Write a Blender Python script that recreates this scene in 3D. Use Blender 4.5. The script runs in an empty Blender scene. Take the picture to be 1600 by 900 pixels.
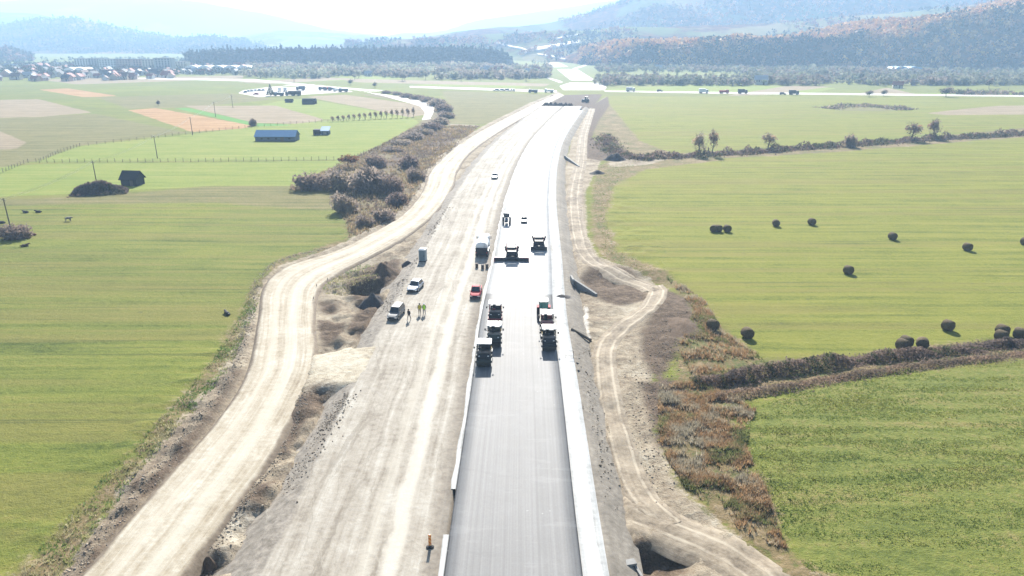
import bpy, math, random
import numpy as np
from mathutils import Vector, Matrix
R = math.radians
scn = bpy.context.scene
col = scn.collection

# ------------------------------------------------------------------ camera
CH, FPX = 44.0, 1150.0                      # drone height (m), focal length in photo pixels (1600 wide)
PIT = math.atan2(390.0, FPX)                # horizon lies 390 px above the picture centre
cd = bpy.data.cameras.new('camera'); cam = bpy.data.objects.new('camera', cd); col.objects.link(cam)
cam.location = (0, 0, CH); cam.rotation_euler = (math.pi/2 - PIT, 0, 0)
cd.sensor_width = 36; cd.lens = 36*FPX/1600; cd.clip_start = 1; cd.clip_end = 40000
scn.camera = cam
# ------------------------------------------------------------------ sky, sun, exposure
SUN_EL, SUN_AZ = 34.0, 0.0                  # the sun stands straight ahead: shadows fall towards the camera
w = bpy.data.worlds.new('World'); scn.world = w; w.use_nodes = True
nt = w.node_tree; bg = nt.nodes['Background']
sk = nt.nodes.new('ShaderNodeTexSky'); sk.sky_type = 'NISHITA'; sk.sun_disc = False
sk.sun_elevation = R(SUN_EL); sk.sun_rotation = R(SUN_AZ); sk.altitude = 500; sk.air_density = 1.0; sk.dust_density = 2.0
nt.links.new(sk.outputs[0], bg.inputs[0]); bg.inputs[1].default_value = 0.05
sl = bpy.data.lights.new('sun', 'SUN'); sl.energy = 5.0; sl.angle = R(0.5); sl.color = (1, .955, .88)
so = bpy.data.objects.new('sun', sl); col.objects.link(so); so.rotation_euler = (-R(90-SUN_EL), 0, 0); so.location = (0, 0, 200)
vs = scn.view_settings; vs.view_transform = 'Standard'; vs.look = 'None'; vs.gamma = 1; vs.use_curve_mapping = False
vs.exposure = 1.72
scn.cycles.volume_bounces = 1; scn.cycles.max_bounces = 6; scn.cycles.transparent_max_bounces = 6
HAZE_DENSITY = 0.00026

# ------------------------------------------------------------------ pixel -> place
cp, sp = math.cos(PIT), math.sin(PIT)
def ray(x, y):
    a, b = (x-800)/FPX, -(y-450)/FPX
    return Vector((a, cp+b*sp, -sp+b*cp))
def G(x, y, z=0.0):                          # where the ray meets the level z
    d = ray(x, y); t = (z-CH)/d.z
    return Vector((d.x*t, d.y*t, z))
def Pd(x, y, D):                             # point on the ray D metres ahead
    d = ray(x, y); t = D/d.y
    return Vector((d.x*t, D, CH+d.z*t))

# ------------------------------------------------------------------ helpers
rng = np.random.default_rng(7)
rnd = random.Random(5)
def tag(o, label=None, cat=None, group=None, kind=None):
    if label: o['label'] = label
    if cat: o['category'] = cat
    if group: o['group'] = group
    if kind: o['kind'] = kind
    return o
def link(name, data, parent=None, mat=None):
    o = bpy.data.objects.new(name, data); col.objects.link(o)
    if parent is not None: o.parent = parent
    if mat is not None and data is not None: data.materials.append(mat)
    return o
def thing(name, label, cat, loc=(0, 0, 0), rz=0.0, group=None, s=1.0):
    o = link(name, None); o.location = loc; o.rotation_euler = (0, 0, rz); o.scale = (s, s, s)
    o.empty_display_size = .5
    return tag(o, label, cat, group)
def copy_tree(o, parent=None):
    c = o.copy(); col.objects.link(c); c.parent = parent
    for ch in o.children: copy_tree(ch, c)
    return c
def mesh_np(name, V, F, smooth=False):
    V = np.asarray(V, np.float32).reshape(-1, 3); F = np.asarray(F, np.int32)
    k = F.shape[1]; m = bpy.data.meshes.new(name)
    m.vertices.add(len(V)); m.vertices.foreach_set('co', V.ravel())
    m.loops.add(F.size); m.loops.foreach_set('vertex_index', F.ravel())
    m.polygons.add(len(F)); m.polygons.foreach_set('loop_start', np.arange(0, F.size, k, dtype=np.int32))
    m.polygons.foreach_set('loop_total', np.full(len(F), k, np.int32))
    if smooth: m.polygons.foreach_set('use_smooth', np.ones(len(F), bool))
    m.update(calc_edges=True); return m
def set_attr(m, name, vals):
    a = m.attributes.new(name, 'FLOAT', 'POINT'); a.data.foreach_set('value', np.asarray(vals, np.float32).ravel())
def set_col(m, vals):
    vals = np.asarray(vals, np.float32)
    a = m.color_attributes.new('tint', 'FLOAT_COLOR', 'POINT')
    a.data.foreach_set('color', np.concatenate([vals, np.ones((len(vals), 1), np.float32)], 1).ravel())
class MB:                                    # collects boxes, tubes and lofts, builds ONE mesh
    def __init__(s): s.v = []; s.f = []
    def add(s, vs, fs):
        b = len(s.v); s.v += [tuple(p) for p in vs]; s.f += [tuple(b+i for i in f) for f in fs]; return s
    def box(s, c, d, tx=0.0, ty=0.0, rx=0.0, rz=0.0):    # tx, ty: how far the top narrows
        x, y, z = d[0]/2, d[1]/2, d[2]/2
        vs = [(-x, -y, -z), (x, -y, -z), (x, y, -z), (-x, y, -z), (-x+tx, -y+ty, z), (x-tx, -y+ty, z), (x-tx, y-ty, z), (-x+tx, y-ty, z)]
        M = Matrix.Translation(c) @ Matrix.Rotation(rz, 4, 'Z') @ Matrix.Rotation(rx, 4, 'X')
        return s.add([M @ Vector(p) for p in vs], [(0, 3, 2, 1), (4, 5, 6, 7), (0, 1, 5, 4), (1, 2, 6, 5), (2, 3, 7, 6), (3, 0, 4, 7)])
    def tube(s, p0, p1, r0, r1=None, n=10, cap=True):
        r1 = r0 if r1 is None else r1; p0, p1 = Vector(p0), Vector(p1); d = (p1-p0).normalized()
        a = d.orthogonal().normalized(); b = d.cross(a); vs = []
        for p, r in ((p0, r0), (p1, r1)):
            for i in range(n):
                t = 2*math.pi*i/n; vs.append(p+a*(r*math.cos(t))+b*(r*math.sin(t)))
        fs = [(i, (i+1) % n, n+(i+1) % n, n+i) for i in range(n)]
        if cap: fs += [tuple(range(n-1, -1, -1)), tuple(range(n, 2*n))]
        return s.add(vs, fs)
    def loft(s, secs, cap=True, closed=True):
        n = len(secs[0]); vs = [p for q in secs for p in q]; fs = []
        for j in range(len(secs)-1):
            for i in range(n if closed else n-1):
                fs.append((j*n+i, j*n+(i+1) % n, (j+1)*n+(i+1) % n, (j+1)*n+i))
        if cap: fs += [tuple(range(n-1, -1, -1)), tuple(range((len(secs)-1)*n, len(secs)*n))]
        return s.add(vs, fs)
    def prism(s, prof, x0, x1, top=0.0):     # outline in (y, z), extruded in x; top: inset of points above 1 m
        a = [(x0+(top if z > 1.0 else 0), y, z) for y, z in prof]; b = [(x1-(top if z > 1.0 else 0), y, z) for y, z in prof]
        return s.loft([a, b])
    def mesh(s, name, smooth=False):
        m = bpy.data.meshes.new(name); m.from_pydata(s.v, [], s.f)
        import bmesh
        bm = bmesh.new(); bm.from_mesh(m); bmesh.ops.recalc_face_normals(bm, faces=bm.faces); bm.to_mesh(m); bm.free()
        if smooth:
            for p in m.polygons: p.use_smooth = True
            m.set_sharp_from_angle(angle=R(40))
        m.update(); return m
    def build(s, name, mat, parent=None, bevel=0.0, smooth=False):
        o = link(name, s.mesh(name, smooth), parent, mat)
        if bevel:
            b = o.modifiers.new('bevel', 'BEVEL'); b.width = bevel; b.segments = 2; b.limit_method = 'ANGLE'
        return o
def smooth_line(pts, step):
    P = [np.array(p, float)[:2] for p in pts]; P = [2*P[0]-P[1]]+P+[2*P[-1]-P[-2]]; out = []
    for i in range(1, len(P)-2):
        n = max(2, int(np.linalg.norm(P[i+1]-P[i])/step))
        for k in range(n):
            t = k/n; a, b, c, d = P[i-1], P[i], P[i+1], P[i+2]
            out.append(.5*((2*b)+(c-a)*t+(2*a-5*b+4*c-d)*t*t+(-a+3*b-3*c+d)*t**3))
    out.append(P[-2]); return np.array(out)
def resample(line, n):
    d = np.r_[0, np.cumsum(np.linalg.norm(np.diff(line, axis=0), axis=1))]; t = np.linspace(0, d[-1], n)
    return np.stack([np.interp(t, d, line[:, 0]), np.interp(t, d, line[:, 1])], 1)
# value noise (numpy) for heights and scatter
_tab = np.random.default_rng(3).random((256, 256))
def vnoise(x, y):
    xi, yi = np.floor(x).astype(int), np.floor(y).astype(int); fx, fy = x-xi, y-yi
    fx, fy = fx*fx*(3-2*fx), fy*fy*(3-2*fy); g = lambda a, b: _tab[a & 255, b & 255]
    return (g(xi, yi)*(1-fx)+g(xi+1, yi)*fx)*(1-fy)+(g(xi, yi+1)*(1-fx)+g(xi+1, yi+1)*fx)*fy
def fbm(x, y, o=4):
    s, a, t = 0, .5, 0
    for k in range(o): s = s+a*vnoise(x*2**k+17*k, y*2**k+31*k); t += a; a *= .5
    return s/t
def poly_sdf(px, py, poly):                  # > 0 inside
    d = np.full(px.shape, 1e18); ins = np.zeros(px.shape, bool); n = len(poly)
    for i in range(n):
        ax, ay = poly[i][:2]; bx, by = poly[(i+1) % n][:2]; ex, ey = bx-ax, by-ay
        t = np.clip(((px-ax)*ex+(py-ay)*ey)/(ex*ex+ey*ey+1e-9), 0, 1)
        d = np.minimum(d, (px-ax-t*ex)**2+(py-ay-t*ey)**2)
        c = ((ay > py) != (by > py)); ins ^= c & (px < ex*(py-ay)/(ey if abs(ey) > 1e-9 else 1e-9)+ax)
    d = np.sqrt(d); return np.where(ins, d, -d)
def line_off(px, py, line):                  # distance to a line, signed: > 0 to its right
    best = np.full(px.shape, 1e18); sg = np.zeros(px.shape)
    for i in range(len(line)-1):
        ax, ay = line[i]; ex, ey = line[i+1]-line[i]
        t = np.clip(((px-ax)*ex+(py-ay)*ey)/(ex*ex+ey*ey+1e-9), 0, 1); dx, dy = px-ax-t*ex, py-ay-t*ey; q = dx*dx+dy*dy
        m = q < best; best = np.where(m, q, best); sg = np.where(m, np.sign(ey*dx-ex*dy), sg)
    return np.sqrt(best)*sg

# ------------------------------------------------------------------ materials
def new_mat(name):
    m = bpy.data.materials.new(name); m.use_nodes = True
    return m, m.node_tree, m.node_tree.nodes['Principled BSDF']
def N(t, typ, **kw):
    n = t.nodes.new('ShaderNode'+typ)
    for k, v in kw.items(): setattr(n, k, v)
    return n
def noise(t, vec, scale, detail=4, rough=.6):
    n = N(t, 'TexNoise'); n.inputs['Scale'].default_value = scale; n.inputs['Detail'].default_value = detail
    n.inputs['Roughness'].default_value = rough
    if vec is not None: t.links.new(vec, n.inputs['Vector'])
    return n.outputs[0]
def scaled(t, vec, sc, rot=0.0):
    m = N(t, 'Mapping'); m.inputs['Scale'].default_value = sc; m.inputs['Rotation'].default_value = (0, 0, rot); t.links.new(vec, m.inputs[0]); return m.outputs[0]
def ramp(t, fac, stops):
    r = N(t, 'ValToRGB'); e = r.color_ramp.elements
    while len(e) < len(stops): e.new(.5)
    for k, (p, c) in enumerate(stops): e[k].position = p; e[k].color = (*c, 1)
    t.links.new(fac, r.inputs[0]); return r.outputs[0]
def mixc(t, fac, a, b, mode='MIX'):
    m = N(t, 'Mix', data_type='RGBA', blend_type=mode)
    for i, v in ((0, fac), (6, a), (7, b)):
        if isinstance(v, (int, float)): m.inputs[i].default_value = v
        elif isinstance(v, tuple): m.inputs[i].default_value = (*v, 1)
        else: t.links.new(v, m.inputs[i])
    return m.outputs[2]
def math_n(t, op, a, b=0.0, c=None):
    m = N(t, 'Math', operation=op)
    for i, v in enumerate((a, b) if c is None else (a, b, c)):
        if isinstance(v, (int, float)): m.inputs[i].default_value = v
        else: t.links.new(v, m.inputs[i])
    return m.outputs[0]
def smap(t, v, a, b, lo=0.0, hi=1.0):
    m = N(t, 'MapRange', interpolation_type='SMOOTHSTEP'); t.links.new(v, m.inputs[0])
    for i, x in enumerate((a, b, lo, hi)): m.inputs[i+1].default_value = x
    return m.outputs[0]
def bump(t, h, bs, strength, dist):
    b = N(t, 'Bump'); b.inputs['Strength'].default_value = strength; b.inputs['Distance'].default_value = dist
    t.links.new(h, b.inputs['Height']); t.links.new(b.outputs[0], bs.inputs['Normal'])
_mc = {}
def mat(name, c, c2=None, scale=3.0, rough=.8, metal=0.0, spec=.4, bmp=0.0):
    if name in _mc: return _mc[name]
    m, t, bs = new_mat(name); c2 = c2 or tuple(v*.72 for v in c)
    tc = N(t, 'TexCoord').outputs['Object']; n = noise(t, tc, scale)
    t.links.new(ramp(t, n, [(.3, c2), (.7, c)]), bs.inputs['Base Color'])
    bs.inputs['Roughness'].default_value = rough; bs.inputs['Metallic'].default_value = metal; bs.inputs['Specular IOR Level'].default_value = spec
    if bmp: bump(t, noise(t, tc, scale*6), bs, bmp, .05)
    _mc[name] = m; return m
def leaf_mat(name, trans=.35):               # colour of each tree comes from its own tint, varied leaf by leaf
    m, t, bs = new_mat(name); a = N(t, 'VertexColor', layer_name='tint').outputs[0]
    oi = N(t, 'ObjectInfo').outputs['Random']
    g = ramp(t, noise(t, N(t, 'TexCoord').outputs['Object'], 1.3), [(.3, (.7, .7, .7)), (.7, (1.2, 1.2, 1.2))])
    c = mixc(t, 1.0, a, g, 'MULTIPLY'); hs = N(t, 'HueSaturation'); t.links.new(c, hs.inputs['Color'])
    t.links.new(smap(t, oi, 0, 1, .75, 1.25), hs.inputs['Value']); t.links.new(smap(t, oi, 0, 1, .485, .515), hs.inputs['Hue'])
    t.links.new(hs.outputs[0], bs.inputs['Base Color']); bs.inputs['Roughness'].default_value = .75; bs.inputs['Specular IOR Level'].default_value = .15
    tr = N(t, 'BsdfTranslucent'); t.links.new(hs.outputs[0], tr.inputs[0]); mx = N(t, 'MixShader'); mx.inputs[0].default_value = trans
    out = [n for n in t.nodes if n.type == 'OUTPUT_MATERIAL'][0]
    t.links.new(bs.outputs[0], mx.inputs[1]); t.links.new(tr.outputs[0], mx.inputs[2]); t.links.new(mx.outputs[0], out.inputs[0])
    return m

# ================================================================== THE SETTING
ZR = 1.2                                     # the motorway lies this far above the fields
cpx = [(802, 900), (803, 800), (805, 700), (807, 600), (808, 500), (813, 440), (817, 400), (821, 340), (826, 300), (835, 260), (849, 225), (864, 203), (879, 185), (896, 166)]
cw = [tuple(G(x, y, ZR)[:2]) for x, y in cpx]; d0 = np.array(cw[0])-np.array(cw[1]); d0 /= np.linalg.norm(d0)
CL = smooth_line([tuple(np.array(cw[0])+d0*60)]+cw, 2.5)
HL = [(28, 1010), (128, 900), (240, 770), (340, 658), (388, 580), (405, 500), (415, 445), (452, 415), (520, 394), (580, 365), (630, 335), (660, 300), (672, 270), (690, 250), (722, 223), (772, 194), (832, 164), (872, 146)]
HR = [(215, 1010), (287, 900), (365, 795), (432, 700), (470, 620), (492, 560), (490, 495), (500, 450), (542, 420), (600, 390), (645, 362), (684, 328), (708, 290), (714, 268), (738, 236), (790, 200), (850, 166), (882, 149)]
HLw = resample(smooth_line([G(x, y, .3) for x, y in HL], 2), 260); HRw = resample(smooth_line([G(x, y, .3) for x, y in HR], 2), 260)
haul_poly = list(HLw)+list(HRw[::-1])
def tangents(L):
    t = np.gradient(L, axis=0); t /= np.linalg.norm(t, axis=1)[:, None]; return t
def pw(pts, z=0.0): return [tuple(G(x, y, z)[:2]) for x, y in pts]

# fields and bare ground: outlines on the ground, by kind of cover
Z = {
 'lush': [[(58, 252), (120, 229), (300, 209), (412, 197), (560, 186), (640, 181), (655, 192), (600, 224), (545, 249)],
          [(-400, 290), (-60, 266), (60, 256), (532, 251), (520, 262), (462, 291), (330, 290), (100, 304), (-400, 320)],
          [(398, 166), (440, 157), (480, 154), (640, 183), (560, 186), (505, 186), (430, 166)],
          [(380, 124), (640, 119), (640, 123), (420, 129)], [(945, 139), (1100, 132), (1310, 137), (1260, 147), (960, 144)],
          [(1440, 146), (1700, 139), (1700, 147), (1450, 150)], [(700, 130), (830, 133), (815, 138), (640, 133)]],
 'olive': [[(-400, 330), (-100, 316), (100, 309), (330, 291), (470, 290), (528, 300), (520, 328), (330, 318), (100, 320), (-100, 324), (-400, 345)],
           [(0, 185), (150, 178), (290, 207), (120, 228), (60, 250), (0, 262), (-300, 262), (-300, 190)], [(150, 152), (360, 146), (430, 155), (300, 168), (200, 170)],
           [(1290, 168), (1345, 162), (1425, 171), (1380, 174), (1310, 173)], [(690, 142), (860, 148), (790, 190), (740, 195), (680, 193), (700, 165)]],
 'corn': [[(58, 140), (105, 138), (188, 150), (132, 152)], [(200, 172), (245, 169), (398, 197), (380, 201), (300, 206)]],
 'tan': [[(-200, 160), (60, 155), (145, 176), (60, 183), (-200, 188)], [(-200, 200), (0, 205), (42, 223), (25, 233), (-200, 236)],
         [(285, 165), (430, 165), (508, 187), (462, 194), (398, 192)], [(540, 148), (655, 164), (668, 178), (640, 183), (478, 151)],
         [(520, 122), (860, 131), (850, 135), (560, 129)], [(370, 128), (500, 121), (560, 123), (420, 131)], [(1330, 149), (1385, 137), (1440, 149)],
         [(1445, 177), (1560, 165), (1900, 160), (1900, 178), (1480, 180)], [(1130, 150), (1230, 134), (1300, 135), (1200, 148)], [(60, 124), (380, 118), (380, 123), (120, 132)]],
 'deep': [[(272, 169), (292, 168), (402, 193), (470, 196), (398, 198)]],
 'heath': [[(650, 198), (750, 197), (716, 226), (690, 248), (668, 268), (655, 300), (625, 334), (575, 364), (545, 372), (540, 345), (520, 320), (515, 300), (460, 290), (545, 250), (600, 224)],
           [(555, 146), (640, 150), (695, 160), (700, 180), (665, 200), (640, 205), (672, 178), (660, 163)]],
 'dry': [[(925, 310), (930, 265), (960, 246), (1000, 246), (1080, 246), (1130, 250), (1010, 265), (960, 290), (945, 340), (965, 395), (1040, 425), (1095, 470), (1125, 508), (1190, 560), (1300, 560), (1600, 525), (1900, 490), (1900, 525), (1600, 556), (1260, 600), (1150, 630), (1140, 660), (1170, 710), (1205, 790), (1230, 860), (1290, 905), (1250, 960), (1190, 870), (1120, 810), (1070, 760), (1030, 690), (1050, 600), (1060, 540), (1080, 490), (1050, 450), (1000, 425), (945, 405), (925, 370)],
         [(930, 215), (925, 190), (950, 160), (1000, 220), (1050, 240), (1300, 228), (1600, 200), (1900, 170), (1900, 195), (1600, 214), (1300, 238), (1050, 252), (960, 248)],
         [(-60, 1010), (30, 900), (155, 768), (262, 650), (335, 565), (378, 490), (400, 440), (440, 402), (520, 380), (545, 372), (520, 395), (452, 418), (415, 448), (386, 500), (345, 582), (280, 658), (186, 770), (94, 900), (0, 1010)],
         [(500, 447), (556, 414), (600, 408), (610, 425), (570, 448), (515, 466)], [(455, 640), (490, 605), (515, 612), (480, 640), (440, 690), (425, 700)]],
 'crop': [[(1150, 660), (1175, 640), (1270, 604), (1600, 566), (1900, 530), (2200, 960), (1300, 960), (1240, 860), (1205, 780), (1165, 700)]],
 'dirt': [[(-10, 1010), (92, 900), (184, 770), (278, 655), (345, 580), (386, 500), (404, 445), (446, 410), (520, 387), (575, 358), (622, 330), (652, 295), (664, 268), (685, 244), (718, 218), (768, 190), (828, 161), (872, 143), (900, 160), (900, 180), (800, 350), (760, 500), (700, 900), (690, 1010)],
          [(985, 1010), (960, 900), (935, 720), (908, 560), (893, 440), (880, 330), (882, 262), (897, 206), (925, 165), (948, 150), (936, 172), (922, 200), (925, 230), (940, 250), (915, 300), (918, 370), (935, 402), (1000, 424), (1045, 450), (1050, 490), (1020, 550), (1020, 600), (1028, 690), (1060, 760), (1120, 812), (1200, 880), (1260, 1010)],
          [(750, 196), (690, 193), (690, 196), (745, 199)], [(960, 236), (1040, 250), (1010, 258), (950, 262)]],
 'soil': [[(925, 410), (985, 420), (1010, 445), (1012, 470), (960, 478), (920, 460), (905, 436)], [(1022, 440), (1080, 470), (1088, 498), (1060, 540), (1045, 575), (1030, 600), (1005, 560), (1000, 520), (1022, 490), (1030, 460)],
          [(1000, 600), (1050, 590), (1090, 620), (1050, 640), (1030, 700), (1015, 660)], [(925, 165), (950, 150), (952, 165), (935, 190), (925, 215), (960, 240), (940, 252), (905, 245), (910, 205)],
          [(540, 440), (590, 408), (625, 405), (625, 430), (590, 452), (600, 475), (560, 480)], [(300, 880), (350, 820), (400, 765), (440, 740), (415, 790), (360, 860), (335, 905), (290, 960)],
          [(430, 690), (465, 620), (505, 602), (530, 610), (480, 665), (440, 720)], [(560, 478), (606, 470), (598, 500), (560, 535), (545, 515)], [(500, 500), (540, 505), (530, 530), (505, 545)], [(498, 470), (530, 476), (525, 490), (500, 485)],
          [(965, 850), (1000, 838), (1060, 858), (1085, 885), (1060, 905), (985, 930)], [(862, 149), (942, 147), (927, 168), (905, 170), (852, 163)],
          [(112, 905), (222, 765), (318, 655), (365, 580), (382, 580), (334, 660), (234, 772), (126, 905)], [(98, 905), (200, 770), (290, 658), (296, 658), (206, 772), (104, 905)], [(640, 205), (660, 200), (730, 203), (690, 235), (650, 250), (600, 262)]],
 'white': [[(372, 146), (380, 141), (430, 135), (520, 139), (556, 143), (470, 148), (405, 152)], [(556, 141), (600, 147), (650, 156), (675, 164), (679, 172), (672, 186), (659, 188), (664, 176), (656, 166), (595, 149)],
           [(880, 141), (945, 141), (948, 136), (935, 129), (890, 129), (874, 134)], [(870, 108), (902, 108), (931, 126), (892, 126)], [(851, 98), (873, 97.5), (889, 104.5), (863, 105)],
           [(838, 116), (856, 112), (857, 113.5), (846, 118), (872, 125), (880, 128), (876, 130), (862, 125)], [(894, 107), (912, 102), (908, 98), (916, 98), (918, 102), (897, 108.5)],
           [(640, 134), (760, 137.5), (870, 141), (870, 144.5), (640, 137)], [(945, 141.5), (1180, 144), (1700, 150), (1700, 152), (1180, 147), (945, 143.5)], [(180, 121), (400, 124), (520, 135), (400, 127.5), (180, 122.5)],
           [(436, 133), (470, 131.5), (600, 141), (590, 143)], [(912, 478), (920, 482), (918, 515), (924, 528), (916, 530), (911, 505)], [(921, 548), (932, 580), (940, 592), (930, 596), (923, 575)]],
}
Z['meadow'] = [[(905, 900), (930, 330), (945, 262), (1050, 250), (1600, 214), (2600, 150), (2600, 480), (1600, 530), (1200, 570), (1130, 520), (1090, 480), (960, 400)], [(940, 150), (1700, 152), (2600, 150), (2600, 165), (1600, 200), (1050, 240), (950, 210), (935, 180)]]
Z['pale'] = [[(455, 625), (480, 560), (520, 545), (570, 545), (640, 560), (600, 640), (560, 630), (515, 608), (485, 606)], [(345, 830), (375, 810), (385, 840), (350, 865), (325, 868)]]
ZW = {k: [pw(p) for p in v] for k, v in Z.items()}
heath_poly = pw(Z['heath'][0])
junction = pw([(455, 640), (490, 552), (540, 548), (600, 545), (585, 570), (560, 606), (520, 606), (490, 610)], .6)
# bumps: (photo x, y, radius across, radius along, height)
BUMPS = [(568, 450, 3.2, 3.4, -2.8), (535, 448, 3.0, 3.0, .5), (1000, 440, 5, 5, -.8), (940, 436, 3.2, 4, -1.0), (1050, 500, 5, 9, .7),
         (1035, 870, 2.3, 1.6, -1.3), (985, 868, 1.6, 1.5, -.9), (322, 882, 1.6, 1.3, -1.0), (395, 780, 2, 3, .5), (490, 612, 2.0, 1.4, -1.2), (462, 650, 2.2, 3, .5), (455, 665, 1.5, 2, -.5),
         (575, 510, 2.0, 2.5, .7), (545, 530, 1.8, 1.8, .6), (512, 555, 1.6, 1.6, -.6), (1075, 545, 4, 4, .5), (200, 800, 1.2, 9, .0), (940, 210, 4, 16, .8), (935, 240, 3, 6, .7)]
BW = [(*G(x, y)[:2], rx, ry, h) for x, y, rx, ry, h in BUMPS]
def road_off(x, y): return line_off(x, y, CL[::3])
def height(x, y, far=False):
    h = (fbm(x*.02+9, y*.02+3, 3)-.5)*.5
    o = road_off(x, y); hp = poly_sdf(x, y, haul_poly[::6]); jn = poly_sdf(x, y, junction)
    end = np.clip((668-y)/25, 0, 1)
    wk = np.clip(1-np.maximum(-o-24, 0)/14, 0, 1)*(o < 0)*np.clip(1+hp/3, 0, 1) + ((o > 9) & (o < 34))*np.clip((34-o)/8, 0, 1)*np.clip((o-9)/3, 0, 1)*np.clip((330-y)/80, 0, 1)
    wk2 = np.where((o < -22) & (hp < 0), np.clip(-hp/2, 0, 1)*np.clip((50+o)/20, 0, 1), 0)*np.clip((300-y)/60, 0, 1)
    h = h+(fbm(x*.45, y*.45, 4)-.5)*2.3*np.clip(wk2, 0, 1)+(fbm(x*.4+5, y*.4, 4)-.5)*.8*np.clip(wk, 0, 1)*(o > 0)
    for bx, by, rx, ry, hh in BW:
        q = ((x-bx)/rx)**2+((y-by)/ry)**2; h = h+hh*np.exp(-q*q*.5)
    berm = np.exp(-((hp+1.6)/.9)**2)*(o < -26)*(line_side(x, y) < 0); h = h+.55*berm*(fbm(x*.8, y*.8, 2)+.3)
    h = np.where(hp > -.6, np.where(hp > .5, -.35, h*np.clip(-hp/.6, 0, 1)), h)
    emb = (o > -24.2) & (o < 11.0) & (y < 690)
    h = np.where(emb, -.5, h)
    q = np.clip((o+33)/11.5, 0, 1); zj = .26+(ZR-.27)*q*q*(3-2*q)+(fbm(x*.45, y*.45, 3)-.5)*.16; mk = np.clip((jn+2.2)/2.6, 0, 1)*(hp < .2)*(o < -20.6)
    return h*(1-mk)+zj*mk
_hc = (HLw+HRw)/2
def line_side(x, y): return line_off(x, y, _hc[::6])

# ground sheet: fine near the works, coarse towards the horizon
def axis(lim, d, r0, g):
    v = [0.0]
    while v[-1] < lim: v.append(v[-1]+d*max(1, v[-1]/r0)**g)
    return np.array(v)
gx = axis(9500, .5, 42, 1.15); gx = np.r_[-gx[:0:-1], gx]
gy = np.r_[np.arange(-80, 40, 6.), axis(11000, .45, 60, 1.3)[1:]+40]
# (rows start fine 40 m ahead, where the picture begins)
X, Y = np.meshgrid(gx, gy); fx, fy = X.ravel(), Y.ravel()
hz = height(fx, fy); hz = np.where(fy > 900, 0, hz)
nx, ny = len(gx), len(gy); ii = np.arange((ny-1)*nx).reshape(ny-1, nx)[:, :-1].ravel()
gm = mesh_np('ground', np.stack([fx, fy, hz], 1), np.stack([ii, ii+1, ii+nx+1, ii+nx], 1), True)
for k, ps in ZW.items():
    s = np.full(fx.shape, -60.)
    for p in ps:
        a = np.array(p); m = (fx > a[:, 0].min()-60) & (fx < a[:, 0].max()+60) & (fy > a[:, 1].min()-60) & (fy < a[:, 1].max()+60)
        if m.any(): s[m] = np.maximum(s[m], poly_sdf(fx[m], fy[m], p))
    set_attr(gm, 'z_'+k, np.clip(s, -60, 60))

m, t, bs = new_mat('field_and_earth'); P3 = N(t, 'NewGeometry').outputs['Position']
n_big = noise(t, P3, .012, 3); n_med = noise(t, P3, .12, 5, .65); n_fine = noise(t, P3, 1.1, 6, .7); n_vf = noise(t, P3, 4.5, 4, .7)
n_str = noise(t, scaled(t, P3, (.018, .42, 1), R(-4)), 1, 5, .65); n_row = noise(t, scaled(t, P3, (.004, .12, 1), R(-3)), 1, 3)
gf = math_n(t, 'ADD', math_n(t, 'MULTIPLY', n_str, .42), math_n(t, 'ADD', math_n(t, 'MULTIPLY', math_n(t, 'ADD', math_n(t, 'MULTIPLY', n_fine, .5), math_n(t, 'MULTIPLY', n_vf, .5)), .42), math_n(t, 'MULTIPLY', n_med, .16)))
def cover(stops, f=gf): return ramp(t, f, stops)
c = cover([(.40, (.056, .076, .014)), (.46, (.104, .124, .023)), (.52, (.134, .148, .029)), (.57, (.160, .160, .036)), (.63, (.20, .172, .054))])
c = mixc(t, smap(t, n_big, .46, .62), c, cover([(.40, (.066, .090, .014)), (.46, (.118, .140, .022)), (.52, (.156, .170, .029)), (.62, (.200, .190, .040))]))
mw = cover([(.40, (.076, .094, .015)), (.46, (.130, .143, .023)), (.52, (.166, .172, .030)), (.58, (.195, .186, .037)), (.63, (.225, .188, .053))])
c = mixc(t, smap(t, math_n(t, 'ADD', N(t, 'Attribute', attribute_name='z_meadow').outputs['Fac'], math_n(t, 'MULTIPLY', math_n(t, 'SUBTRACT', n_med, .5), 8)), -2, 2), c, mw)
c = mixc(t, smap(t, n_row, .49, .60, 0, .38), c, (.165, .132, .044)); n_line = noise(t, scaled(t, P3, (.012, .9, 1), R(-2.5)), 1, 3, .55); c = mixc(t, smap(t, n_line, .615, .68, 0, .55), c, (.060, .070, .020))
spots = smap(t, noise(t, P3, .45, 2, .5), .70, .76); c = mixc(t, math_n(t, 'MULTIPLY', spots, .5), c, (.085, .085, .035))
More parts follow.
